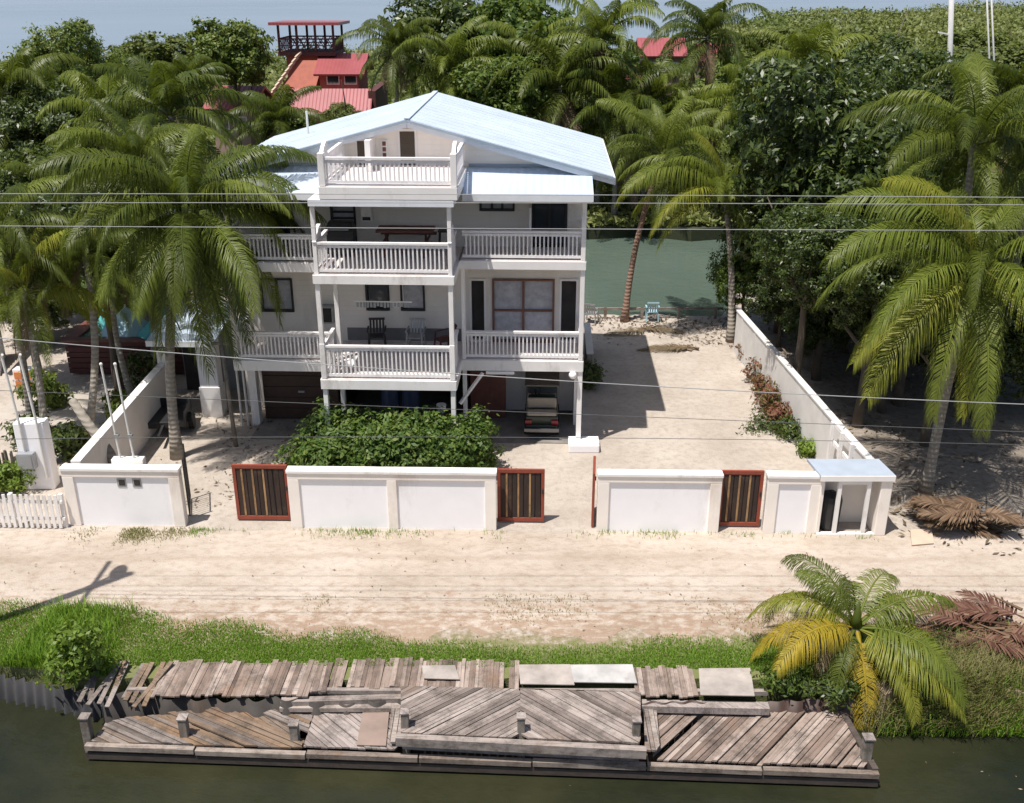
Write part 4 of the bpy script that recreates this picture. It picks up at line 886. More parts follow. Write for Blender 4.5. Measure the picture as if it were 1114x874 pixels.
for x in (-.2, .28): MB().tube([(x, -.05, .4), (x, -.05, 2.2), (x - .12, .0, 4.1), (x - .05, -.1, 4.2)], .035, 8).build('conduit', M['pipe'], t)
t = thing('conduit_mast', 'pair of thin white conduit pipes standing on the left wall block', 'pipes', (G(142, 500, 1.74).x, wl[1] + .35, 1.2), .02)
MB().box(-.42, .42, -.1, .14, .42, .66).build('base_block', M['cream'], t, bevel=.02)
for x in (-.2, .16): 
    MB().tube([(x, 0, .66), (x - .10, 0, 3.3)], .028, 8).build('pipe', M['pipe'], t); MB().ball((x - .10, 0, 3.33), .045, 8, 6).build('pipe_cap', M['pipe'], t)
    MB().box(x - .06, x + .06, -.05, .05, 1.3, 1.36).build('strap', M['metal'], t)
def bambo(label, a, c, h, n, mat, seed):
    t = thing('bamboo_fence', label, 'fence', a, math.atan2(c.y - a.y, c.x - a.x)); L_ = (c - a).length; r_ = random.Random(seed); b = MB()
    for i in range(n): x = L_ * (i + .5) / n; b.tube([(x, r_.uniform(-.02, .02), 0), (x + r_.uniform(-.04, .04), 0, h * r_.uniform(.85, 1.1))], .035, 6)
    b.build('cane_panel', mat, t); MB().box(0, L_, .05, .08, h * .4, h * .46).build('rail', M['brown'], t)
bambo('low brown cane fence behind the clipped hedge at far left', G(-40, 528), G(24, 524), .95, 22, M['woodmoss'], 3)
shrub('clipped_hedge', 'low clipped green hedge behind the left picket fence', G(4, 534), [(-.6, 0, .45, .6, .5), (0, 0, .45, .6, .5), (.5, 0, .42, .5, .48)], 160, 26, .10, .5, .08, M['leafl'], 301, 'hedge', 8)
# neighbour's yard: pale paved pad, low wall, stairs, orange box, plunge pool with canvas, annex
sheet('neighbour_yard_paving', [(-17.5, 22.3), (-13.6, 22.3), (-12.9, 26.0), (-17.5, 26.0)], .006, M_plain('pale_yard_paving', (.44, .39, .34), .85, .15, 1.5))
t = thing('plunge_pool_deck', 'raised red brown timber pool surround under teal canvas beyond the left yard wall', 'pool deck', Q(-14.45, 26.9, 0)); t.scale = (1.2, 1, 1.05)
b = MB()
for k in range(6): b.box(-1.7, 2.2, -.02, .03, .08 + k * .2, .25 + k * .2)
for k in range(6): b.box(2.16, 2.2, .04, 2.2, .08 + k * .2, .25 + k * .2)
b.box(-1.65, 2.15, .035, 2.2, 0.05, 1.2); b.build('side_boards', M['darkred'], t); MB().box(-1.8, 2.3, -.1, .35, 1.26, 1.32).box(-1.8, -1.4, .36, 2.3, 1.26, 1.32).box(1.9, 2.3, .36, 2.3, 1.26, 1.32).build('coping', M['redbrown'], t)
MB().box(-1.4, 1.9, .36, 2.2, 1.2, 1.22).build('water_surface', M['lagoon'], t)
for (x, y, r_, m, lab) in ((-14.5, 27.8, 1.1, 'ltblue', 'light blue folded canvas shade over the plunge pool'), (-13.0, 27.6, 1.15, 'teal', 'teal canvas shade right of the light blue one over the pool'), (-15.4, 28.2, .55, 'teal', 'small teal canvas corner at the left end of the pool')):
    t = thing('canvas_shade', lab, 'canvas shade', Q(x, y, 1.2), .3, 'canvas shades over the plunge pool'); b = MB(); n = 8
    b.add([(r_ * math.cos(6.283 * i / n), r_ * math.sin(6.283 * i / n) * .8, .12) for i in range(n)] + [(0, 0, 1.15)], [(i, (i + 1) % n, n) for i in range(n)]); b.build('canvas', M[m], t); MB().tube([(0, 0, 0), (0, 0, 1.2)], .03, 8).build('pole', M['pipe'], t)
plastic_chair('pink red chair against the pool deck beyond the left wall', 0, 0, 0, .5, 'pink', loc=Q(-13.3, 26.2, .01))
t = thing('orange_cabinet', 'orange and white cabinet near the neighbour stairs at left', 'cabinet', G(28, 425)); MB().box(-.35, .35, 0, .4, 0, .8).build('body', M['white'], t, bevel=.02)
for z in (.12, .45): MB().box(-.3, .3, -.03, -.003, z, z + .25).build('drawer', M['orange'], t)
t = thing('outdoor_stairs', 'white outdoor stairs of the neighbour building at the far left edge', 'stairs', Q(-19.6, 26.6, 0), R(20)); b = MB()
for k in range(9): b.box(-.6, .6, k * .26, k * .26 + .26, 0, .19 * (k + 1))
b.build('steps', M['stucco'], t); b = MB(); b.bar((.66, 0, .75), (.66, 2.34, 2.5), .08, .5); b.build('parapet', M['white'], t)
for i, (x, y, r_, h_, m, lab) in enumerate(((-13.6, 21.0, .55, .8, 'leafd', 'dark leafy plant behind the white meter pillar'), (-12.7, 22.6, .5, 1.0, 'leafm', 'leafy plant along the outside of the left yard wall'), (-15.4, 22.0, .6, .7, 'leafd', 'dark shrub in the neighbour yard by the cane fence'), (-13.0, 25.3, .6, 1.1, 'leafd', 'tall dark plant in front of the pool deck corner'), (-16.2, 24.4, .7, 1.0, 'leafm', 'broad leafy shrub left of the pool deck'))):
    shrub('yard_shrub', lab, Q(x, y), [(0, 0, h_ * .7, r_, h_ * .7), (r_ * .5, .1, h_ * .4, r_ * .7, h_ * .4)], 70, 22, .2, .4, .1, M[m], 350 + i, 'shrub', 6, 'shrubs in the left neighbour yard')
# left annex with blue roof and white pillar
t = thing('carport_annex', 'low annex with white pillar and pale blue roof left of the house', 'annex', Q(-10.4, 23.7, 0), -HA)
MB().box(-.02, .62, 0, .5, 0, 2.75).build('pillar', M['stucco'], t, bevel=.02); MB().box(-.05, .65, -.03, .53, 0, 1.05).build('pillar_base', M['white'], t)
MB().slab([(-1.5, -.3, 2.78), (.75, -.3, 2.78), (.75, 2.7, 3.25), (-1.5, 2.7, 3.25)], .09).build('roof', M['roof2'], t); MB().box(-1.5, .75, -.36, -.305, 2.6, 2.79).build('fascia', M['fascia'], t)
MB().box(-1.4, 1.6, 2.4, 2.55, 0, 2.6).build('wall', M['greyroof'], t); MB().box(-1.35, -.1, 2.33, 2.39, 0, 2.4).build('dark_opening', M['dark'], t)
t = thing('side_extension', 'cream wing with pale metal roof between the annex pillar and the house', 'wing', Q(-9.1, 24.4, 0), -HA)
MB().box(0, .9, .0, 2.4, 0, 2.9).build('wall', M['siding'], t); MB().slab([(-.2, -.3, 2.95), (.95, -.3, 2.95), (.95, 2.6, 3.2), (-.2, 2.6, 3.2)], .08).build('roof', M['roof2'], t)
t = thing('utility_trailer', 'black low trailer in the shade beside the left yard wall', 'trailer', G(182, 470), .15); MB().box(-.7, .7, -.5, .9, .35, .55).build('bed', M['black'], t, bevel=.02)
MB().box(-.7, -.66, -.5, .9, .55, .85).box(.66, .7, -.5, .9, .55, .85).box(-.65, .65, .86, .9, .55, .85).build('side_board', M['black'], t)
for s in (-.78, .78): MB().tube([(s - .08, .2, .28), (s + .08, .2, .28)], .28, 16).build('wheel', M['rubber'], t)
MB().bar((0, -.5, .42), (0, -1.4, .42), .08, .08).build('tow_bar', M['black'], t)
t = thing('fallen_palm_log', 'pale palm log leaning over the left yard wall', 'log', Q(-12.1, 19.6, 0)); MB().tube([(-.7, .8, 2.3), (-.2, .35, 1.85), (.5, -.1, 1.1), (1.1, -.6, .1)], [.12, .14, .15, .17], 10).build('log', M['ptrunk'], t, smooth=True)
gp = G(257, 486); t = thing('wooden_pole', 'slim grey wooden pole standing in the sand left of the house', 'pole', gp); MB().tube([(0, 0, -.1), (-.05, 0, 1.8), (-.1, 0, 3.7)], [.07, .06, .055], 8).build('shaft', M['pole'], t, smooth=True); MB().bar((-.35, 0, 3.45), (.15, 0, 3.45), .06, .08).build('cross_piece', M['pole'], t)
t = thing('retaining_wall', 'short grey block wall beside the right flank of the house', 'wall', Q(2.75, 26.5, 0), -HA); MB().box(0, .2, 0, 3.5, 0, 1.0).build('panel', M['rock'], t, bevel=.02); MB().box(-.03, .23, -.02, 3.52, 1.002, 1.06).build('coping', M['sidewall'], t)
for (x, y, s, lab, sd_) in ((2.8, 25.9, .45, 'dark shrub against the right flank of the house by the block wall', 2),):
    shrub('flank_shrub', lab, Q(x, y, 0), [(0, 0, s, s, s), (.1, .4, s * .7, s * .6, s * .6)], 90, 20, .14, .45, .1, M['leafd'], 320 + sd_, 'shrub', 5, 'shrubs at the house flank')

# ------------------------------------------------------------------ dock, walkway, sea wall
def planks_poly(b, poly, ang, w, z, th, seed, jit=.012, drop=0.0, gap=.012, ends=.0, miss=0.0):
    """clip parallel planks at angle ang into a convex polygon (local xy)"""
    r = random.Random(seed); c, s = math.cos(ang), math.sin(ang)
    rot = [(x * c + y * s, -x * s + y * c) for x, y in poly]; y = min(p[1] for p in rot); ymax = max(p[1] for p in rot)
    while y < ymax:
        ww = w * r.uniform(.85, 1.15); m = min(y + ww, ymax); cut = lambda yy: sorted([a[0] + (e[0] - a[0]) * (yy - a[1]) / (e[1] - a[1]) for a, e in zip(rot, rot[1:] + rot[:1]) if (a[1] - yy) * (e[1] - yy) < 0])
        lo, hi = cut(y + .004), cut(m - .004)
        if len(lo) >= 2 and len(hi) >= 2 and r.random() > miss:
            e0, e1 = r.uniform(-ends, ends * .3), r.uniform(-ends * .3, ends)
            q = [(lo[0] + e0, y + gap / 2), (lo[-1] + e1, y + gap / 2), (hi[-1] + e1, m - gap / 2), (hi[0] + e0, m - gap / 2)]
            if q[1][0] - q[0][0] > .05:
                dz = r.uniform(-jit, jit) - (drop if r.random() < .08 else 0); t0, t1 = r.uniform(-jit, jit), r.uniform(-jit, jit)
                top = [(x * c - yy * s, x * s + yy * c, z + dz + (t0 if i in (0, 3) else t1)) for i, (x, yy) in enumerate(q)]
                b.add(top + [(x, yy, zz - th) for x, yy, zz in top], [(0, 1, 2, 3), (7, 6, 5, 4), (0, 4, 5, 1), (1, 5, 6, 2), (2, 6, 7, 3), (3, 7, 4, 0)])
        y += ww
def g2(px, py, z): v = G(px, py, z); return (v.x, v.y)
DZ = -.35
t = thing('old_dock', 'long weathered wooden dock with diagonal planks lying along the canal', 'dock', (0, 0, 0))
b = MB(); planks_poly(b, [g2(330, 812, DZ), g2(432, 815, DZ), g2(442, 762, DZ), g2(345, 768, DZ)], R(135), .10, DZ, .04, 5, .012); b.build('deck', M['woodpale'], t)
b = MB(); planks_poly(b, [g2(100, 806, DZ), g2(328, 812, DZ), g2(345, 765, DZ), g2(230, 769, DZ), g2(116, 784, DZ)], R(152), .10, DZ - .02, .04, 6, .015, .03, .012, .05, .02); planks_poly(b, [g2(108, 806, DZ), g2(320, 810, DZ), g2(330, 768, DZ), g2(225, 771, DZ), g2(128, 784, DZ)], R(140), .10, DZ - .07, .04, 8, .015, .03, .012, .05, .05); b.build('deck', M['woodmoss'], t)['label'] = 'broken orange stained planks lying askew'
b = MB(); planks_poly(b, [g2(712, 826, DZ), g2(948, 833, DZ), g2(912, 772, DZ), g2(704, 770, DZ)], R(48), .10, DZ, .04, 7, .014, .05, .012, .02, .02); b.build('deck', M['woodred'], t)
PZ = .02
A, B_, C_, D_ = g2(436, 746, PZ), g2(697, 753, PZ), g2(697, 808, PZ), g2(436, 797, PZ); m0 = tuple((a + c) / 2 for a, c in zip(A, B_)); m1 = tuple((a + c) / 2 for a, c in zip(D_, C_))
b = MB(); planks_poly(b, [D_, m1, m0, A], R(38), .10, PZ, .05, 9, .008); b.build('raised_platform', M['woodl'], t); b = MB(); planks_poly(b, [m1, C_, B_, m0], R(-41), .10, PZ, .05, 10, .008); b.build('raised_platform', M['woodr'], t)
b = MB(); p, q = Vector((*g2(431, 804, PZ), PZ - .02)), Vector((*g2(703, 818, PZ), PZ - .02)); b.bar(p, q, .14, .2); b.bar(p + Vector((.1, .2, -.27)), q + Vector((-.1, .2, -.27)), .1, .2); b.bar(Vector((*A, PZ - .1)), Vector((*B_, PZ - .1)), .1, .14); b.build('platform_beam', M['wood'], t)
b = MB(); planks_poly(b, [g2(424, 813, DZ), g2(436, 813, DZ), g2(440, 762, DZ), g2(426, 762, DZ)], R(90), .10, -.2, .05, 12); b.build('side_step', M['wood'], t); b = MB(); planks_poly(b, [g2(701, 822, DZ), g2(718, 824, DZ), g2(713, 768, DZ), g2(700, 768, DZ)], R(90), .10, -.2, .05, 13); b.build('side_step', M['wood'], t)
p, q = Vector((*g2(92, 810, DZ), DZ - .06)), Vector((*g2(957, 840, DZ), DZ - .06))
b = MB(); k = 7; r0 = random.Random(2)
for i in range(k): b.bar(p.lerp(q, i / k + .001) + Vector((0, 0, r0.uniform(-.015, .015))), p.lerp(q, (i + 1) / k - .001) + Vector((0, 0, r0.uniform(-.02, .01))), .12, .11)
b.build('edge_beam', M['woodedge'], t)
b = MB(); b.bar(p + Vector((0, .02, -.2)), q + Vector((0, .02, -.2)), .1, .16); b.bar(p + Vector((.3, .55, -.22)), q + Vector((-.3, .5, -.22)), .12, .18); b.bar(p + Vector((.3, .9, -.22)), q + Vector((-.4, 1.1, -.22)), .12, .18)
b.bar(q + Vector((-.06, .05, 0)), Vector((*g2(916, 774, DZ), DZ - .06)), .12, .17); b.build('bearer', M['wooddark'], t)
for (px, py, zt, w) in ((92, 808, .12, .17), (198, 806, .05, .17), (319, 811, .02, .17), (440, 797, .36, .15), (567, 802, .36, .15), (693, 806, .36, .15), (945, 833, .15, .18)):
    x, y = g2(px, py, DZ if w > .16 else PZ); y += .02
    f = MB().box(x - w / 2, x + w / 2, y + .09, y + .09 + w, -1.4, zt).build('mooring_post', M['pole'], t, bevel=.015); MB().box(x - w / 2 - .015, x + w / 2 + .015, y + .075, y + .105 + w, zt + .002, zt + .03).build('cap', M['woodpale'], f)
tag(MB().slab([(*g2(388, 812, DZ), DZ + .035), (*g2(420, 813, DZ), DZ + .04), (*g2(424, 771, DZ), DZ + .05), (*g2(396, 769, DZ), DZ + .04)], .02).build('plywood_sheet', M['plybrown']), 'brown plywood sheet lying on the dock left of the raised platform', 'plywood sheet', 'plywood sheets on the dock and bank')
t = thing('loose_beam', 'long bleached beam lying across the back of the right dock', 'beam', (0, 0, 0)); b = MB(); b.bar(Vector((*g2(697, 768, -.2), -.2)), Vector((*g2(836, 771, -.2), -.2)), .22, .16); b.build('beam', M['woodpale'], t)
t = thing('loose_beam', 'dark split beams stacked behind the left dock below the walkway', 'beam', (0, 0, 0)); b = MB(); b.bar(Vector((*g2(306, 764, -.15), -.15)), Vector((*g2(438, 760, -.15), -.15)), .16, .12); b.bar(Vector((*g2(305, 770, -.25), -.25)), Vector((*g2(436, 770, -.25), -.25)), .16, .1); b.build('beam', M['wood'], t)
# plank walkway along the bank
t = thing('plank_walkway', 'row of short weathered planks laid side by side along the grassy bank', 'walkway', (0, 0, 0)); b = MB(); r = random.Random(4)
for px0, px1, y0, y1, tl in ((164, 330, 722, 756, .06), (334, 352, 722, 752, .0), (357, 444, 720, 748, .03), (446, 562, 721, 752, .02), (692, 756, 728, 757, .0)):
    x = G(px0, y1).x; xe = G(px1, y1).x
    while x < xe:
        w = r.uniform(.07, .125); ya, yb = G(400, y1).y + r.uniform(-.06, .05), G(400, y0).y + r.uniform(-.06, .08); z = .05 + r.uniform(-.012, .02); sk = tl + r.uniform(-.008, .008)
        if r.random() > .008: b.slab([(x, ya, z - .06), (x + w - .004, ya, z - .06), (x + w - .004 + sk, yb, z), (x + sk, yb, z)], .035)
        x += w
b.build('planks', M['woodwalk'], t)
b = MB(); 
for y in (11.95, 12.5): b.bar(Q(-8, y, -.06), Q(5.3, y - .05, -.06), .1, .1)
b.build('bearer', M['wood'], t)
b = MB()
for i in range(11): x = -8.9 + i * .14; b.bar(Q(x + r.uniform(-.1, .1), 11.7 + r.uniform(-.15, .1), -.1), Q(x + r.uniform(-.15, .5), 12.55, .06 + r.uniform(0, .08)), .1, .03)
b.build('loose_planks', M['woodmoss'], t)
for i, (q, m, lab) in enumerate((((566, 724, 622, 744), 'ply', 'bleached grey sheet on the walkway left of the shiny one'), ((622, 724, 690, 742), 'tin', 'shiny pale sheet on the walkway behind the raised platform'), ((762, 728, 818, 756), 'ply', 'tan plywood sheet at the right end of the walkway'), ((461, 725, 497, 738), 'ply', 'small pale board on the walkway above the platform corner'))):
    x0, y0, x1, y1 = q; z = .085; o = MB().slab([(*g2(x0, y1, z), z), (*g2(x1 + 3, y1 + 1, z), z), (*g2(x1 - 2, y0, z), z + .03), (*g2(x0 - 2, y0, z), z + .02)], .02).build('plywood_sheet', M[m] if m != 'tin' else M_plain('shiny_pale_sheet', (0.46, 0.44, 0.42), 0.35, 0.3, 2.0, dirt=(0.25, 0.22, 0.2))); tag(o, lab, 'plywood sheet', 'plywood sheets on the dock and bank')
# corrugated sea wall
def sea_wall(label, pts, wl_, amp, top, seed, mat):
    pts = [Q2(*p) for p in pts]; t = thing('corrugated_sea_wall', label, 'sea wall', (pts[0][0], pts[0][1], 0)); b = MB(); o = Vector((*pts[0], 0)); r = random.Random(seed); vs = []; fs = []; d0 = 0; rows = []
    for (a, c) in zip(pts[:-1], pts[1:]):
        a, c = Vector((*a, 0)) - o, Vector((*c, 0)) - o; L_ = (c - a).length; n = int(L_ / wl_ * 10); dr = (c - a).normalized(); nr = Vector((dr.y, -dr.x, 0))
        for i in range(n): s = L_ * i / n; rows.append((a + dr * s + nr * amp * math.sin(2 * math.pi * (d0 + s) / wl_), nr, top + .04 * math.sin((d0 + s) * 2.1) + .02 * math.sin((d0 + s) * 7)))
        d0 += L_
    for p_, nr, tz in rows: vs += [p_ + Vector((0, 0, tz)), p_ + nr * .18 + Vector((0, 0, -1.1)), p_ - nr * .02 + Vector((0, 0, tz)), p_ + nr * .16 + Vector((0, 0, -1.1))]
    for i in range(len(rows) - 1): k = 4 * i; fs += [(k, k + 4, k + 5, k + 1), (k + 2, k + 3, k + 7, k + 6), (k, k + 2, k + 6, k + 4)]
    b.add(vs, fs); b.build('sheet', mat, t, smooth=True)
sea_wall('blue grey corrugated sheet holding the bank at far left', [(-24, 12.75), (-13.5, 12.74), (-12.4, 12.66), (-11.0, 12.48), (-9.6, 12.2), (-8.6, 11.95)], 0.24, .06, -.2, 1, M['tin'])
sea_wall('rusty scalloped sheet wall under the left plank walkway', [(-8.5, 11.85), (-4.2, 11.7), (-1.9, 11.75)], .62, .09, -.1, 2, M['tindark'])
sea_wall('dark sheet wall behind the right end of the dock', [(2.6, 11.65), (6.8, 11.75), (7.3, 11.85)], .4, .03, -.12, 3, M['brown'])
for (px, py, r_, lab) in ((113, 765, .14, 'white capped pile stub nearest the left end of the dock'), (172, 760, .13, 'grey pile stub under the leaning bush'), (216, 772, .12, 'short white pile stub behind the left dock')):
    t = thing('pile_stub', lab, 'pile', (*g2(px, py, -.5), 0), 0, 'pile stubs in the water'); MB().tube([(0, 0, -1.4), (0, 0, -.48)], r_, 12).build('shaft', M['wood'], t); MB().tube([(0, 0, -.478), (0, 0, -.42)], r_ * .98, 12).build('cap', M['stucco'], t)

# ------------------------------------------------------------------ grass, weeds, litter
def scatter(x0, x1, y0, y1, n, test, seed):
    r = np.random.default_rng(seed); p = np.stack([r.uniform(x0, x1, n), r.uniform(y0, y1, n), np.zeros(n)], 1); p = p[test(p[:, 0], p[:, 1], r.random(n))]; p[:, 2] = np.where((p[:, 0] > 6.8) & (p[:, 1] < 12.0), -np.clip((12.0 - p[:, 1]) * 1.3, 0, .72), 0); return Qn(p)
def verge(x, y, u):
    up = np.interp(x, [-30, -10.5, -8, -5, 0, 3, 5.5, 6.5, 30], [14.8, 14.6, 14.25, 13.7, 13.25, 13.3, 13.5, 12.9, 12.4]) + .45 * vnoise(x, y, 1, 1.1)
    lo = np.interp(x, [-30, -12.5, -10.5, -8.6, -8.2, 5, 7.2, 30], [12.85, 12.72, 12.5, 12.25, 12.55, 12.45, 12.05, 12.0])
    e = np.minimum((up - y) / .55, 1); return (y > lo) & (u < e * (.55 + .5 * vnoise(x, y, 4, 2.6) + .25))
g = blades('verge_grass', scatter(-16, 8.5, 12.1, 15.3, 420000, verge, 5), .06, .014, M['grass'], 6, .7); tag(g, 'bright green grass growing on the canal bank', 'grass', kind='stuff')
g = blades('verge_grass_tall', scatter(-16, -8.7, 12.5, 14.6, 22000, lambda x, y, u: (u < .6 + vnoise(x, y, 8, 1.5)) & (y < 14.6 - (x + 16) * .05) & (vnoise(x, y, 8, 1.2) > -.1), 9), .32, .018, M['grass'], 10, .8); tag(g, 'tall darker grass at the left end of the bank', 'grass', kind='stuff')
g = blades('bank_reeds', scatter(7.2, 16, 11.25, 12.9, 26000, lambda x, y, u: (u < .65 + vnoise(x, y, 18, 1.3)) & (y > 11.45), 19), .42, .018, M['grassdry'], 20, 1.2); tag(g, 'long yellowish grass hanging over the right bank', 'grass', kind='stuff')
g = blades('bank_reeds_green', scatter(6.9, 16, 11.3, 13.6, 30000, lambda x, y, u: (u < .55 + vnoise(x, y, 28, 1.6)) & (y > 11.4), 21), .3, .018, M['grass'], 22, 1.0); tag(g, 'green grass tufts on the right bank', 'grass', kind='stuff')
def wallweeds(x, y, u):
    d = 17.45 - y - (x + 12) * .012; k = np.clip(vnoise(x, y * .2, 31, .9) * 1.6 - .3, 0, .6) + sum(a * np.exp(-((x - c) / w) ** 2) for c, w, a in ((-8.3, .35, 1), (-3.6, .9, .5), (-2.2, .5, .7), (-.5, .25, .5), (2.3, .4, .9), (3.9, .75, 1), (6.0, .4, .8), (7.6, .4, .5), (9.2, .5, .4))) * (.5 + .9 * vnoise(x, y, 35, 4.0)); return (d > 0) & (u < k * np.clip(1 - d / (.35 + .3 * vnoise(x, y, 36, 2.0)), 0, 1))
g = blades('wall_weeds', scatter(-12, 10, 16.6, 17.6, 30000, wallweeds, 32), .10, .014, M['grass'], 33, .8); tag(g, 'low green weeds along the foot of the front wall', 'weeds', kind='stuff')
g = blades('dry_weeds', scatter(-12, -7.6, 16.5, 17.45, 14000, lambda x, y, u: u < 1.1 * np.clip(.45 + vnoise(x, y, 41, 2.6), 0, 1) * np.exp(-((x + 9.9) / 1.15) ** 2 - ((y - 17.2) / .3) ** 2), 42), .06, .016, M['grassdry'], 43, .9); tag(g, 'dry brown grass in front of the left wall block', 'grass', kind='stuff')
g = blades('road_edge_weeds', scatter(-6, 7, 13.2, 14.8, 16000, lambda x, y, u: u < .75 * np.clip(vnoise(x, y, 51, 1.3) - .12, 0, 1), 52), .06, .016, M['grassdry'], 53, 1.0); tag(g, 'thin dry grass between road and verge', 'grass', kind='stuff')
def litter(name, pts, L, seed, label):
    r = np.random.default_rng(seed); nr = unit(r.normal(size=(len(pts), 3)) * .5 + [0, 0, 1]); V, F = leaf_quads(pts + [0, 0, .03], nr, L, .35, r); tag(link(name, np_mesh(name, V, F, M['litter'])), label, 'leaf litter', kind='stuff')
litter('leaf_litter', scatter(9.7, 26, 16.2, 40, 11000, lambda x, y, u: (x > 10.3 - (y - 17) * .12) & (u < .45 + vnoise(x, y, 61, .9)) & (y < 33), 62), .22, 63, 'brown leaf litter on the shaded ground right of the wall')
litter('yard_litter', scatter(-11, -5, 18.4, 24, 1500, lambda x, y, u: u < .4 + vnoise(x, y, 71, 1.1), 72), .14, 73, 'scattered leaves on the left yard sand')
litter('drive_litter', scatter(2.5, 9.3, 29.5, 32.8, 1500, lambda x, y, u: u < .3 + vnoise(x, y, 81, .8) + (y - 30) * .15, 82), .2, 83, 'fallen leaves at the lagoon end of the driveway')
shrub('bank_bush', 'young light green bush growing at the sea wall left of the dock', (*g2(90, 738, 0), 0), [(0, 0, .75, .5, .6), (.1, .1, .35, .5, .4), (-.35, -.1, .35, .35, .3), (.15, 0, 1.15, .3, .35)], 80, 22, .13, .5, .09, M['leafl'], 401, 'bush', 7)
for i, (px, py, s_, m, lab) in enumerate(((850, 742, .32, 'leafm', 'low weedy clump at the right end of the plank walkway'), (895, 752, .36, 'leafd', 'dark weedy clump on the bank below the yellow palm'), (985, 742, .4, 'leafd', 'dark weedy clump on the bank right of the yellow palm'))):
    shrub('bank_weed', lab, (*g2(px, py, 0), 0), [(0, 0, s_ * .3, s_ * 1.3, s_ * .5), (s_, .1, s_ * .3, s_, s_ * .4)], 60, 20, .12, .35, .08, M[m], 420 + i, 'weeds', 5, 'weedy clumps on the bank')
shrub('canopy_shade_patch', 'flat dark leaves put in for a canopy shadow on the driveway sand', G(862, 462), [(-.9, -.3, .05, .8, .12), (-.2, .3, .08, .9, .16), (0, -1.0, .06, .8, .14), (.1, 1.2, .08, .7, .16)], 190, 22, .12, .4, .12, M['leafd'], 430, 'plant', 6)  # low dark leaves added in place of a tree canopy's shadow
litter('road_debris', scatter(-14, 13, 13.3, 17.3, 750, lambda x, y, u: u < .35 + .9 * vnoise(x, y, 91, .8), 92), .07, 93, 'small twigs, stones and leaf bits on the dirt road')
# debris
def dead_pile(name, label, c, rx, ry, n, mat, seed, L, h=.25, az=0):
    t = thing(name, label, 'debris pile', c); r = random.Random(seed); Vs, Fs, o = [], [], 0
    for i in range(n):
        V, F = frond_arrays(L * r.uniform(.7, 1.2), r.uniform(0, 14), r.uniform(6, 30), 34, .55, .05, seed * 100 + i, .5, r.uniform(-.1, .1)); a = az + r.uniform(-.6, .6) + (math.pi if r.random() < .3 else 0); cc, s = math.cos(a), math.sin(a)
        V = V * [1, 1, .5]; V = V @ np.array([[cc, s, 0], [-s, cc, 0], [0, 0, 1]]) + [r.uniform(-rx, rx), r.uniform(-ry, ry), .05 + r.random() * h]; V[:, 2] = np.maximum(V[:, 2], .02); Vs.append(V); Fs.append(F + o); o += len(V)
    link('dry_fronds', np_mesh('dry_fronds', np.concatenate(Vs), np.concatenate(Fs), mat), t)
    b = MB()
    for i in range(n * 2): x, y, a = r.uniform(-rx, rx), r.uniform(-ry, ry), az + r.uniform(-.7, .7); b.tube([(x, y, .06 + r.random() * h), (x + .7 * math.cos(a), y + .7 * math.sin(a), .06 + r.random() * h)], [.04, .015], 5)
    b.build('stalks', M['deadtan'], t); return t
dead_pile('frond_pile', 'tan heap of dry palm fronds beside the bin shed', G(1050, 576), .55, .4, 20, M['deadtan'], 3, 1.15, .62, 2.7)
dead_pile('frond_pile', 'red brown heap of dead palm fronds on the right canal bank', (*g2(1085, 700, 0), 0), .8, .55, 16, M['deadred'], 4, 1.8, .5, 2.8)
for px, py, az_, sd_, lab in ((758, 382, 2.9, 11, 'dry brown frond lying across the far end of the driveway'), (700, 360, .4, 12, 'dry frond lying near the lagoon palm trunk')): dead_pile('fallen_frond', lab, G(px, py), .25, .15, 2, M['frondd'], sd_, 1.9, .06, az_)
wl_ = scatter(-12, 11, 10.2, 11.6, 130, lambda x, y, u: u < .45 + vnoise(x, y, 95, .7), 96); wl_ = wl_[(wl_[:, 0] > 7.6) | (wl_[:, 1] < Q(0, 10.35).y)]; wl_[:, 2] = WZ - .02; litter('floating_leaves', wl_, .09, 97, 'small dry leaves floating on the canal water')
tag(MB().slab([(*g2(992, 593, .05), .05), (*g2(1016, 591, .05), .05), (*g2(1013, 577, .05), .12), (*g2(990, 579, .05), .12)], .03).build('flat_board', M['tan']), 'flat tan board lying on the sand next to the frond heap', 'board')
rr = random.Random(9)
for (px, py, s, lab) in ((946, 750, .2, 'grey rock at the water edge under the yellow palm'), (968, 755, .17, 'smaller rock beside the one under the yellow palm'), (1012, 772, .14, 'brown rock half under water at the right bank')):
    b = MB(); b.ball((0, 0, 0), s, 9, 6, sq=(1.3, 1, .7)); b.v = [(x * rr.uniform(.85, 1.15), y * rr.uniform(.85, 1.15), z * rr.uniform(.85, 1.15)) for x, y, z in b.v]; o = b.build('rock', M['rock'], smooth=False); o.location = (*g2(px, py, -.6), -.62); tag(o, lab, 'rock', 'rocks at the canal edge')

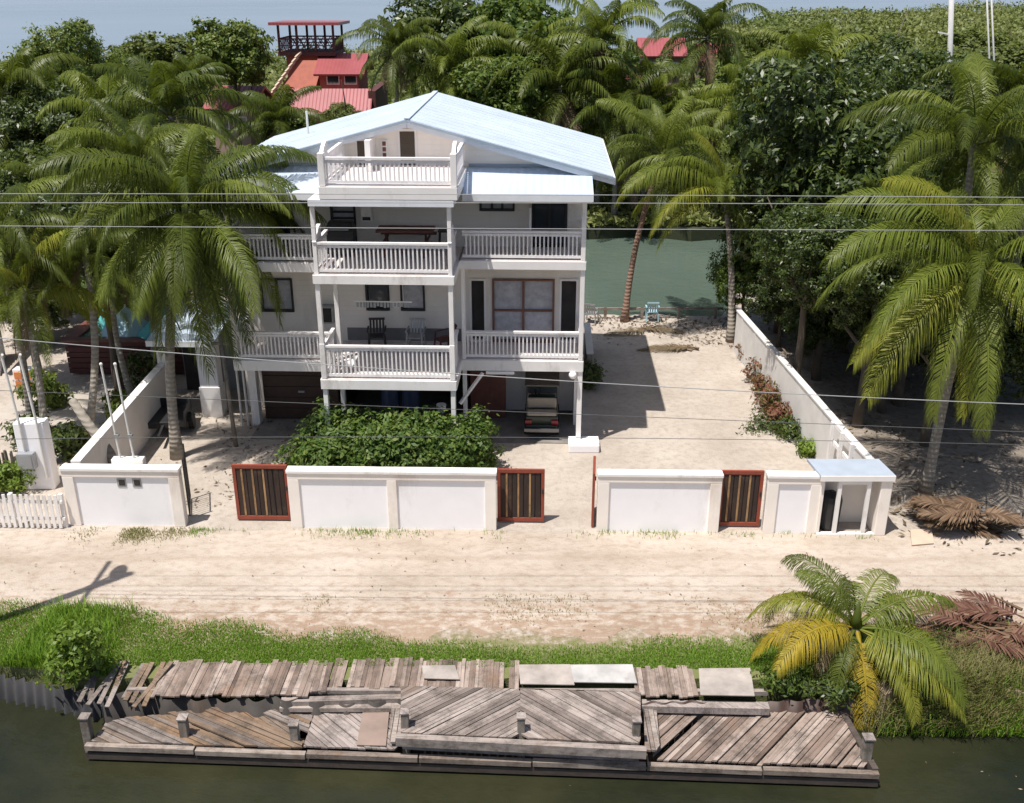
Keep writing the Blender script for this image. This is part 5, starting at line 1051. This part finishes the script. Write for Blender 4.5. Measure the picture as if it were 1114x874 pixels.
# ------------------------------------------------------------------ palms near the camera
near_palm('big leaning coconut palm with shaggy crown left of the house', G(193, 498), P(203, 222, 21.6), 4.0, 28, 1, .16, (-.35, 0), ('frond', 'frond', 'frond2'), coco=9, dead=5, lowest=0, extra=((6, 0, 150, 3.8, 'frond'), (6, 1, 210, 3.6, 'frond2'), (6, 2, 320, 3.7, 'frond'), (6, 1, 270, 3.6, 'frond'), (7, 0, 245, 4.4, 'frond'), (7, 1, 300, 4.6, 'frond'), (7, 2, 200, 4.4, 'frond'), (7, 0, 345, 4.2, 'frond'), (7, 1, 280, 4.8, 'frond'), (2, 1, 15, 4.2, 'frond'), (1, 2, 40, 4.2, 'frond'), (4, 1, 5, 4.0, 'frond'), (3, 2, 195, 4.4, 'frond2'), (7, 2, 265, 3.0, 'frondd'), (7, 0, 225, 3.6, 'frond'), (7, 1, 180, 3.4, 'frond'), (7, 2, 310, 3.5, 'frond'), (7, 0, 20, 3.2, 'frond'), (7, 1, 255, 3.9, 'frond'), (7, 2, 290, 4.0, 'frondd')))
near_palm('large coconut palm with yellow tinged fronds right of the bin shed', G(1007, 536), P(1066, 285, 19.4), 4.3, 18, 2, .15, (-.1, 0), ('frond', 'frond2', 'frondyg'), lowest=0, extra=((4, 0, 170, 4.6, 'frond2'), (6, 1, 205, 4.8, 'frondyg'), (7, 0, 262, 4.0, 'frondyg'), (6, 2, 232, 4.5, 'frond2'), (6, 1, 300, 4.5, 'frondyg'), (3, 1, 185, 4.7, 'frond2'), (7, 2, 285, 4.0, 'frond2'), (2, 1, 150, 4.6, 'frond2')))
near_palm('tall dark coconut palm behind the large right palm', Q(13.6, 22.6, 0), P(1060, 150, 22.6), 3.8, 22, 3, .14, (.1, 0), ('frond', 'frond', 'frond2'))
t = thing('coconut_palm', 'short yellowing coconut palm overhanging the right end of the dock', 'palm tree', (*g2(927, 722, 0), 0), 0, 'coconut palms')
palm_trunk(t, (-.05, 0, 1.0), .2, .13, (0, 0), M['ptrunk'], 5)
for (ci, v, az, l, mt) in ((4, 0, 186, 2.3, 'frondy'), (4, 1, 203, 2.2, 'frondy'), (3, 0, 165, 2.4, 'frondyg'), (3, 2, 138, 2.4, 'frondyg'), (2, 1, 118, 2.1, 'frond'), (2, 2, 80, 1.9, 'frond'), (2, 0, 55, 2.1, 'frond2'), (3, 2, 30, 2.3, 'frond2'), (3, 1, 5, 2.3, 'frond2'), (4, 2, -14, 2.5, 'frondyg'), (4, 0, -33, 2.6, 'frond2'), (5, 1, -50, 2.5, 'frondyg'), (6, 2, 271, 2.2, 'frondy'), (5, 2, 238, 1.8, 'frond'), (5, 0, 305, 2.1, 'frondyg'), (1, 1, 150, 1.6, 'frond2'), (6, 1, 330, 2.0, 'frond2'), (6, 0, 215, 1.6, 'frondd')):
    fo = add_frond(t, CLS[ci], v, R(az), .95, l * 1.05, M[mt], base=(-.05, 0), label='yellow frond hanging over the dock' if az == 271 else None); fo.scale.y *= 1.45; fo.scale.z *= 1.1
near_palm('small palm with pale fronds at the left edge by the meter pillar', Q(-14.1, 20.6, 0), P(25, 312, 22.0), 3.0, 18, 6, .12, (.1, 0), ('frond', 'frond2', 'frondyg'), dead=3)
near_palm('slender palm behind the meter pillar with dark trunk', Q(-13.4, 21.6, 0), P(92, 272, 23.0), 2.7, 18, 7, .13, (.3, 0), ('frond', 'frond2'), dead=2)
near_palm('tall palm with hanging fronds between the pool deck and the house', Q(-10.9, 25.2), P(238, 285, 25.2), 3.2, 18, 21, .12, (.1, 0), ('frond', 'frond', 'frond2'), dead=3)
near_palm('shaggy palm at the left edge above the cane fence', Q(-15.6, 22.6), P(-5, 250, 22.6), 3.2, 18, 22, .13, (.1, 0), ('frond', 'frond', 'frond2'), dead=2)
near_palm('thin palm in front of the plunge pool deck', Q(-12.9, 24.2, 0), P(122, 275, 25.0), 2.4, 18, 8, .11, (-.3, 0), ('frond', 'frond2'), dead=1)
near_palm('palm with arching sunlit fronds behind the big leaning palm', Q(-13.2, 26.5, 0), P(150, 172, 27.0), 3.6, 20, 9, .13, (.2, 0), ('frond', 'frond2'), dead=1)
near_palm('palm with red brown trunk at the lagoon edge beyond the driveway', Q(4.85, 32.2, 0), P(722, 165, 33), 4.0, 18, 10, .14, (-.25, 0), ('frond', 'frond2', 'frond2'), trunk='ptrunkred', lowest=1, dead=1)
near_palm('palm with wide yellow green fronds at the far end of the driveway', G(795, 372), P(788, 205, 31.5), 4.0, 18, 11, .15, (.15, 0), ('frond2', 'frondyg', 'frond2'), lowest=1, extra=((3, 0, 176, 4.9, 'frondyg'), (3, 1, 196, 4.9, 'frond2'), (4, 0, 218, 4.4, 'frondyg'), (2, 0, 170, 4.8, 'frond2')))
near_palm('palm in the dark grove right of the driveway wall', Q(13.2, 27.5, 0), P(955, 235, 27.5), 3.6, 18, 12, .13, (.2, 0), ('frond', 'frond2'))
near_palm('palm with drooping crown at the right edge of the photo', Q(15.6, 23.5, 0), P(1120, 190, 23.5), 3.7, 20, 13, .14, (.2, 0), ('frond', 'frond', 'frond2'))
# ------------------------------------------------------------------ palms farther away
for a in (  # half the crowns get brighter leaves: sun highlights put into the leaf colour
    ('tall dark palm at the upper left edge of the photo', 12, 105, 38, 4.2, 0, 'frond'),
    ('shaggy palm behind the arching palm at upper left', 185, 125, 33, 4.2, 1, 'frond'),
    ('palm between the left trees and the small red roof', 205, 92, 52, 3.8, 2, 'frond'),
    ('palm in front of the small red roof left of the house', 303, 132, 40, 3.2, 3, 'frond'),
    ('palm in front of the red lookout house', 432, 52, 50, 3.6, 0, 'frond'),
    ('palm to the right of the red lookout house behind the roof ridge', 488, 78, 42, 4.2, 1, 'frond2'),
    ('feathery palm whose top stands against the sea at top centre', 548, 14, 60, 4.2, 2, 'frond2'),
    ('palm behind the right slope of the white roof', 610, 92, 40, 4.6, 3, 'frond'),
    ('big windblown palm at top right of the roof', 655, 42, 50, 4.8, 0, 'frond2'),
    ('palm below the windblown one over the lagoon', 672, 118, 44, 4.8, 1, 'frond'),
    ('dark upright palm in front of the pink red roofs', 770, 38, 52, 4.2, 2, 'frond'),
    ('palm between the red roofs and the lagoon', 748, 140, 43, 4.6, 3, 'frond2'),
    ('palm behind the driveway palm with drooping fronds', 815, 115, 46, 4.6, 0, 'frond2'),
    ('palm standing in front of the mangrove flats at upper right', 882, 82, 44, 4.6, 1, 'frond2'),
    ('palm with dark crown at the upper right edge', 1108, 120, 31, 4.2, 2, 'frond'),
    ('palm behind the dark fruit tree left of the masts', 985, 120, 42, 4.2, 3, 'frond'),
    ('palm behind the right end of the white roof', 702, 152, 41, 4.4, 1, 'frond2'),
    ('sunlit palm between the windblown palm and the pink roofs', 712, 108, 47, 4.2, 2, 'frond2'),
    ('palm at the top centre behind the roof ridge', 575, 62, 52, 4.4, 0, 'frond2'),
    ('palm in front of the dark fruit tree top', 838, 150, 38, 4.0, 3, 'frond2'),
    ('palm behind the left palms with sunlit fronds', 118, 130, 36, 4.2, 2, 'frond2'),
    ('low palm at far left beyond the grey roof', 60, 215, 33, 3.8, 1, 'frond'),
): far_palm(*a)
# ------------------------------------------------------------------ leafy trees
for a in (
    (('broad dark glossy fruit tree beyond the driveway wall', 905, 185, 29.5, 3.7, None, 'leafd', 'near', 0), 1.15),
    (('lower dark fruit tree beside the broad one behind the driveway palm', 860, 235, 31, 2.9, None, 'leafd', 'near', 1), 1.1),
    (('light green leafy tree whose branches hang over the far driveway wall', 812, 300, 31.5, 1.5, None, 'leafm', 'near', 2), 1.2),
    (('dark tree between the broad fruit tree and the masts', 1010, 150, 33, 3.4, None, 'leafd', 'near', 2), 1.1),
    (('dark tree filling the grove at the right edge', 1100, 290, 28, 3.0, None, 'leafd', 'near', 1), 1.2),
    (('dark understorey tree behind the right wall', 945, 320, 33, 2.6, None, 'leafd', 'near', 0), 1.1),
    (('dark understorey tree in the back of the right grove', 1040, 310, 35, 2.8, None, 'leafd', 'near', 2), 1.2),
    (('dark tree between the two slender palms left of the big leaning palm', 105, 262, 25.5, 1.9, None, 'leafd', 'near', 2), 1.0),
    (('dark tree above the pool deck behind the big leaning palm', 160, 275, 28, 1.8, None, 'leafd', 'near', 1), 1.0),
    (('dark tree at the left edge over the neighbour stairs', 15, 275, 26, 2.0, None, 'leafd', 'near', 0), 1.0),
    (('dark tree overhanging the middle of the driveway wall', 905, 282, 26.5, 2.3, None, 'leafd', 'near', 2), .9),
    (('dark tree behind the trunk of the large right palm', 1000, 300, 24.5, 2.3, None, 'leafd', 'near', 1), .9),
    (('dark tree reaching over the driveway wall left of the grove', 882, 282, 24.3, 1.8, None, 'leafd', 'near', 1), 1.0),
    (('dark tree behind the left fronds of the large right palm', 955, 300, 23.0, 2.0, None, 'leafd', 'near', 0), 1.0),
    (('dark tree close behind the crown of the large right palm', 1035, 325, 21.8, 2.0, None, 'leafd', 'near', 2), 1.0),
    (('low dark tree over the leaf litter in the middle of the grove', 975, 345, 24.0, 1.7, None, 'leafd', 'near', 1), 1.0),
    (('dark bushy tree behind the plunge pool at left', 40, 322, 30, 1.9, None, 'leafd', 'near', 2), .9),
    (('dark bushy tree between the pool canvas and the grey flat roof', 118, 318, 31, 1.8, None, 'leafm', 'near', 1), .9),
    (('low dark tree pressing against the far end of the driveway wall', 852, 322, 29.5, 1.3, None, 'leafd', 'near', 0), 1.0),
    (('low dark bushy tree behind the middle of the driveway wall', 892, 352, 27.0, 1.3, None, 'leafd', 'near', 2), 1.0),
    (('dark tree shading the sand right of the driveway wall', 985, 345, 26.5, 2.4, None, 'leafd', 'near', 1), .9),
    (('dark tree crown above the trunk of the large right palm', 1085, 375, 24.5, 2.3, None, 'leafd', 'near', 2), .9),
    (('dark tree low in the grove between wall and large palm', 930, 300, 29, 2.5, None, 'leafd', 'near', 0), 1.0),
    (('dark tree at the right edge behind the large palm fronds', 1150, 330, 24.5, 2.6, None, 'leafd', 'near', 0), 1.1),
    (('rounded bright leafy tree at upper left beyond the palms', 88, 88, 45, 3.2, None, 'leafm', 'near', 0), 1.0),
    (('dark leafy tree below the rounded one at left', 50, 150, 38, 3.0, None, 'leafd', 'near', 1), 1.0),
    (('dark leafy tree over the grey roof at left', 115, 205, 36, 2.4, None, 'leafd', 'near', 2), .9),
    (('dark bushy tree at the left edge above the yard', 10, 230, 33, 2.6, None, 'leafd', 'near', 0), 1.0),
    (('leafy tree left of the red lookout tower', 252, 60, 56, 2.6, None, 'leafm', 'far', 0), .9),
    (('olive bush in front of the sea left of the lookout tower', 170, 72, 80, 4.2, None, 'leafy', 'far', 1), .7),
    (('dark leafy tree at top centre against the sea', 592, 62, 55, 4.0, None, 'leafm', 'far', 2), 1.0),
    (('second dark leafy tree at top centre left of the first', 478, 45, 58, 3.6, None, 'leafd', 'far', 0), .9),
    (('bright topped leafy tree between the two dark centre trees', 535, 55, 62, 3.6, None, 'leafm', 'far', 1), .9),
    (('yellow green shrub tree in front of the red roofs', 374, 128, 44, 1.0, None, 'leafy', 'far', 2), .8),
    (('dark leafy tree behind the roof ridge of the white house', 545, 105, 44, 2.4, None, 'leafm', 'far', 0), .9),
    (('leafy tree at the lagoon shore behind the white roof', 640, 140, 60, 3.2, None, 'leafm', 'far', 1), .8),
    (('olive mangrove tree on the far shore right of the red roofs', 838, 68, 70, 4.4, None, 'leafy', 'far', 2), .7),
    (('green mangrove tree behind the mangrove flat palm', 905, 70, 64, 4.0, None, 'leafy', 'far', 0), .7),
    (('olive mangrove tree below the white mast', 1000, 98, 58, 4.0, None, 'leafy', 'far', 1), .7),
    (('green mangrove tree right of the white mast', 1085, 75, 66, 4.4, None, 'leafy', 'far', 2), .7),
    (('mangrove tree on the far lagoon shore behind the fruit tree', 950, 118, 60, 3.6, None, 'leafm', 'far', 0), .7),
    (('mangrove tree between the red roofs and the olive one', 800, 100, 60, 3.4, None, 'leafm', 'far', 1), .7),
    (('dark leafy tree on the far shore left of the pink roofs', 655, 84, 64, 2.8, None, 'leafm', 'far', 2), .8),
    (('leafy tree on the far shore behind the left palms', 318, 150, 46, 1.7, None, 'leafm', 'far', 1), .9),
): tree(*a[0], sq=a[1])
rm = random.Random(44)
proto = None
for i in range(34):
    yy = rm.uniform(64, 150); xx = rm.uniform(-.15, .62) * yy if rm.random() < .75 else rm.uniform(-.6, -.15) * min(yy, 110); rr_ = rm.uniform(2.0, 3.6)
    if proto is None: proto = root = thing('mangrove_tree', 'olive mangrove tree rising out of the flats beyond the lagoon', 'tree', Q(xx, yy), 0, 'mangroves rising out of the flats'); c = link('crown', bl_mesh('far', 0), root, (0, 0, 2.6), 0, (rr_, rr_, rr_ * .75)); c.material_slots[0].link = 'OBJECT'; c.material_slots[0].material = M['mangrove']; link('trunk', TRK[0], root, (0, 0, 0), 0, (2.5, 2.5, 2.5)); kids = list(root.children)
    else:
        root = proto.copy(); COL.objects.link(root); root.location = Q(xx, yy); root.rotation_euler.z = rm.uniform(0, 6.28)
        for k in kids:
            d = k.copy(); COL.objects.link(d); d.parent = root
            if k.name.startswith('crown'): d.data = bl_mesh('far', i % 3); d.scale = (rr_, rr_, rr_ * rm.uniform(.6, .95)); d.material_slots[0].link = 'OBJECT'; d.material_slots[0].material = M[('mangrove', 'leafy', 'leafm')[i % 3]]
# ------------------------------------------------------------------ mangrove flats and far forest (one mass)
def far_mass():
    r = np.random.default_rng(12); Vs, Fs, o = [], [], 0
    for (n, y0, y1, sz) in ((110000, 47.3, 85, .24), (150000, 85, 180, .34), (190000, 180, 420, .6)):
        y = y0 + (y1 - y0) * r.random(n) ** 1.3; x = r.uniform(-.6, .62, n) * (y + 6)
        cst = np.interp(x, [-600, -160, -60, -30, 0, 40, 90, 220, 700], [150, 145, 142, 150, 160, 200, 320, 395, 415]); k = y < cst - 2; x, y = x[k], y[k]
        sc = np.clip(y / 90, 1, 3)                      # bushes read coarser with distance
        big = vnoise(x, y, 3, .05) + .6 * vnoise(x, y, 13, .11); bush = np.clip(vnoise(x, y, 5, .33) + .7 * vnoise(x, y, 15, .6) + big * .9, -.6, 1.3)
        base = np.where(bush > .02, 1.3 + 2.6 * np.sqrt(np.clip(bush - .02, 0, 2)), .7 + .4 * vnoise(x, y, 16, .8)) + np.abs(vnoise(x, y, 6, 1.4)) * .6 + np.interp(x, [0, 60, 200], [0, .4, 2.6]) * np.clip((y - 120) / 200, 0, 1)
        z = np.maximum(.15, base * r.uniform(.4, 1.08, len(x)) ** .6 * np.clip((y - 46.5) / 3, .4, 1)); pts = Qn(np.stack([x, y, z], 1))
        nr = unit(r.normal(size=pts.shape) * .75 + [0, -.3, .8]); V, F = leaf_quads(pts, nr, sz * 1.5, .6, r); Vs.append(V); Fs.append(F + o); o += len(V)
    tag(link('mangrove_forest', np_mesh('mangrove_forest', np.concatenate(Vs), np.concatenate(Fs), M['mangrove'])), 'olive green mangrove flats stretching to the sea', 'mangroves', kind='stuff')
far_mass()

# ------------------------------------------------------------------ red roofed houses across the lagoon, neighbour roof
t = thing('lookout_house', 'terracotta house with open roofed lookout tower and red tiled roofs', 'house', (P(335, 60, 62).x, P(335, 60, 62).y, 0)); t.scale = (.84, 1, 1)
def gable(b, x0, x1, y0, y1, z0, z1, axis='x', th=.15):
    if axis == 'x': ym = (y0 + y1) / 2; b.slab([(x0, y0, z0), (x1, y0, z0), (x1, ym, z1), (x0, ym, z1)], th); b.slab([(x0, y1, z0), (x0, ym, z1), (x1, ym, z1), (x1, y1, z0)], th)
    else: xm = (x0 + x1) / 2; b.slab([(x0, y0, z0), (xm, y0, z1), (xm, y1, z1), (x0, y1, z0)], th); b.slab([(x1, y0, z0), (x1, y1, z0), (xm, y1, z1), (xm, y0, z1)], th)
MB().box(-1.9, 1.9, 0, 3.6, 0, 8.6).build('wall', M['redwall'], t)
MB().box(-2.5, 2.5, -.4, 4, 8.6, 8.85).build('lookout_floor', M['darkred'], t)
for x in (-2.35, -.8, .8, 2.35):
    for y in (-.25, 3.8): MB().box(x - .09, x + .09, y - .09, y + .09, 8.85, 10.75).build('lookout_post', M['darkred'], t)
b = MB()
for y in (-.3, 3.85): b.bar((-2.4, y, 9.75), (2.4, y, 9.75), .1, .1); b.bar((-2.4, y, 9.3), (2.4, y, 9.3), .07, .07); [b.bar((-2.3 + k * .6, y, 8.9), (-1.75 + k * .6, y, 9.72), .05, .06) for k in range(8)]; [b.bar((-1.75 + k * .6, y + .03, 8.9), (-2.3 + k * .6, y + .03, 9.72), .05, .06) for k in range(8)]
for x in (-2.4, 2.4): b.bar((x, -.3, 9.75), (x, 3.85, 9.75), .1, .1); [b.box(x - .03, x + .03, -.2 + k * .4, -.12 + k * .4, 8.9, 9.7) for k in range(10)]
b.build('lookout_railing', M['darkred'], t)
MB().slab([(-3.0, -.9, 10.9), (3.0, -.9, 10.9), (3.0, 4.5, 10.85), (-3.0, 4.5, 10.85)], .2).build('lookout_roof', M['redroof'], t)
MB().slab([(-3.0, -2.6, 5.6), (.6, -2.6, 5.6), (1.4, -.45, 8.3), (-.6, -.45, 8.3)], .2).build('stair_roof', M['redwall'], t)
b = MB()
for k in range(9): b.bar((-3.0 + k * .26, -2.55 + k * .23, 6.0 + k * .31), (-2.6 + k * .26, -2.2 + k * .23, 6.35 + k * .31), .3, .16)
b.build('stair_tiles', M['tan'], t)
MB().box(-2.9, .9, -2.2, -.45, 0, 5.5).build('stair_wall', M['redwall'], t)
MB().box(1.3, 4.6, -2.0, 3.0, 0, 7.5).build('wing_wall', M['redwall'], t); b = MB(); gable(b, .9, 5.2, -2.5, 3.4, 7.5, 8.75, 'x'); b.build('roof', M['redroof'], t)
b = MB(); gable(b, -1.0, 6.2, -6.3, -2.65, 5.2, 6.7, 'x'); b.build('roof', M['redroof'], t); MB().box(-.7, 5.9, -5.8, -2.7, 0, 5.2).build('lower_wall', M['redwall'], t)
MB().box(5.9, 6.5, -5.2, 2, 0, 6.6).build('end_wall', M['darkred'], t)
for x in (1.9, 3.4): f = MB().box(x, x + 1.1, -2.05, -2.003, 6.75, 7.4).build('window', M['white'], t); MB().box(x + .08, x + 1.02, -2.07, -2.052, 6.82, 7.33).build('pane', M['glass'], f)
def red_house(label, px, py, Y, w, d, h, ax='x'):
    c = P(px, py, Y); h = max(2.2, c.z - 1.2 if h is None else h); t = thing('red_roofed_house', label, 'house', (c.x, c.y, 0), random.uniform(-.2, .2), 'red roofed houses beyond the lagoon')
    MB().box(-w / 2, w / 2, 0, d, 0, h).build('wall', M['pinkwall'], t); b = MB(); gable(b, -w / 2 - .5, w / 2 + .5, -.5, d + .5, h, h + 1.3, ax); b.build('roof', M['redroof'], t)
    for x in (-w / 4, w / 4): f = MB().box(x - .5, x + .5, -.05, -.004, h - 1.4, h - .5).build('window', M['white'], t); MB().box(x - .42, x + .42, -.07, -.052, h - 1.32, h - .58).build('pane', M['glass'], f)
red_house('small red roofed house left of the white house behind palms', 248, 98, 56, 2.6, 4, None)
red_house('pink red roofed house at top right of the white roof', 722, 44, 70, 3.0, 4, None)
red_house('red roofed house behind the dark upright palm', 784, 50, 70, 2.2, 4, None)
red_house('low red roofed house below the pink roof over the lagoon', 682, 84, 60, 2.6, 4, None)
t = thing('neighbour_house', 'low grey flat roofed building behind the palms at left', 'house', Q(P(75, 225, 33).x, 32), .03); MB().box(-6, 3.5, 0, 5, 0, 3.0).build('wall', M['greyroof'], t); MB().slab([(-6.4, -.6, 3.25), (3.9, -.6, 3.25), (3.9, 5.4, 3.9), (-6.4, 5.4, 3.9)], .15).build('roof', M['greyroof'], t)
for x in (-4.5, -1, 1.8): f = MB().box(x, x + 1.2, -.05, -.004, 1.2, 2.4).build('window', M['white'], t); MB().box(x + .08, x + 1.12, -.07, -.052, 1.28, 2.32).build('pane', M['glass'], f)
MB().tube([(2.2, -.3, 3.2), (2.2, -.3, 4.0)], .06, 8).build('vent_pipe', M['pipe'], t)
# lagoon edge: chairs and low timber edge
plastic_chair('pale green chair facing the lagoon behind the driveway palm', 0, 0, 0, 3.1, 'ltblue', loc=Q(6.05, 32.3, .01), group='lagoon chairs')
plastic_chair('grey chair at the lagoon edge nearest the house', 0, 0, 0, 2.8, 'metal', loc=Q(3.4, 32.1, .01), group='lagoon chairs')
t = thing('lagoon_edge_rail', 'low weathered timber rail along the lagoon edge', 'rail', Q(2.2, 32.5, 0)); b = MB(); b.bar((0, 0, .45), (7.0, .1, .45), .08, .1); b.build('rail', M['wood'], t)
for k in range(5): MB().box(.2 + k * 1.6, .32 + k * 1.6, -.02, .1, -.2, .5).build('post', M['wood'], t)
# masts of a boat moored behind the trees
for (px0, px1, py1, w, lab) in ((1040, 1032, 85, .15, 'thick white mast rising out of the trees at top right'), (1067, 1078, 86, .05, 'thin white spar right of the thick mast'), (1072, 1083, 86, .05, 'second thin white spar at far right')):
    Y = 50; a = P(px1, py1 + 20, Y); c = P(px0, -160, Y); d = (a - c) / (a.z - c.z); a = a - d * (a.z + .5)
    t = thing('boat_mast', lab, 'mast', a, 0, 'masts above the trees'); MB().tube([(0, 0, 0), tuple(c - a)], [w * 1.1, w], 12).build('spar', M['white'], t, smooth=True)
    if w > .1:
        k = (c - a) * ((P(1036, 38, Y).z - a.z) / (c.z - a.z)); MB().bar(k, k + Vector((-.75, 0, .15)), .08, .08).build('spreader', M['white'], t)
t = thing('bamboo_stick', 'thin leaning cane sticking up from the mangroves at upper right', 'stick', P(962, 75, 52) - Vector((.6, 0, 3))); MB().tube([(0, 0, -3), (.6, 0, 3), (1.6, 0, 6.5)], [.05, .04, .02], 6).build('cane', M['pole'], t)
# ------------------------------------------------------------------ power poles (just outside the frame) and the wires in front of the house
LX, RX, WY = -12.9, 17.0, 13.35; WYN = Q(0, WY).y
for (x, lab) in ((LX, 'tall wooden utility pole with lamp arm at the left road edge'), (RX, 'tall wooden utility pole at the right road edge')):
    t = thing('utility_pole', lab, 'utility pole', (x, WYN - .2, 0)); MB().tube([(0, 0, -.5), (0, 0, 12.6)], [.17, .11], 12).build('shaft', M['pole'], t, smooth=True)
    b = MB(); b.bar((0, -.9, 9.95), (0, 1.2, 9.95), .1, .1); b.build('crossarm', M['pole'], t)
    if x < 0: MB().tube([(0, 0, 8.4), (.3, .4, 8.7), (.6, .75, 8.8)], .04, 8).build('lamp_arm', M['metal'], t); MB().ball((.72, .95, 8.78), .35, 12, 8, sq=(.6, 1, .35)).build('lamp_head', M['metal'], t, smooth=True)
def wire(label, px, ya, ym, yb, rad, mat, Y=WY, sag=0):
    a, m, c = P(0, ya, Y), P(557, ym, Y), P(1114, yb, Y); pts = []
    for i in range(41):
        x = LX + (RX - LX) * i / 40; xa, xm, xc = a.x, m.x, c.x
        z = a.z * (x - xm) * (x - xc) / ((xa - xm) * (xa - xc)) + m.z * (x - xa) * (x - xc) / ((xm - xa) * (xm - xc)) + c.z * (x - xa) * (x - xm) / ((xc - xa) * (xc - xm)); pts.append((x, Y, z))
    t = thing('power_line', label, 'power line', (LX, a.y, 0), 0, 'wires crossing in front of the house'); MB().tube([(p[0] - LX, 0, p[2]) for p in pts], rad, 6).build('cable', M[mat], t)
wire('topmost light wire crossing the top of the middle balcony', 0, 211, 212, 215, .007, 'wire', WY - .3)
wire('second light wire just below the topmost one', 0, 221, 221, 223, .007, 'wire', WY + .3)
wire('third light wire crossing the middle balcony openings', 0, 246, 249, 251, .007, 'wire', WY)
wire('thick grey cable sagging in front of the lower balcony', 0, 368, 411, 440, .009, 'wire', WY + .1)
wire('thin dark cable crossing the hedge top', 0, 425, 448, 470, .006, 'wiredark', WY + .2)
wire('lowest thin dark cable crossing the driveway near the wall rail', 0, 478, 476, 484, .006, 'wiredark', WY - .1)
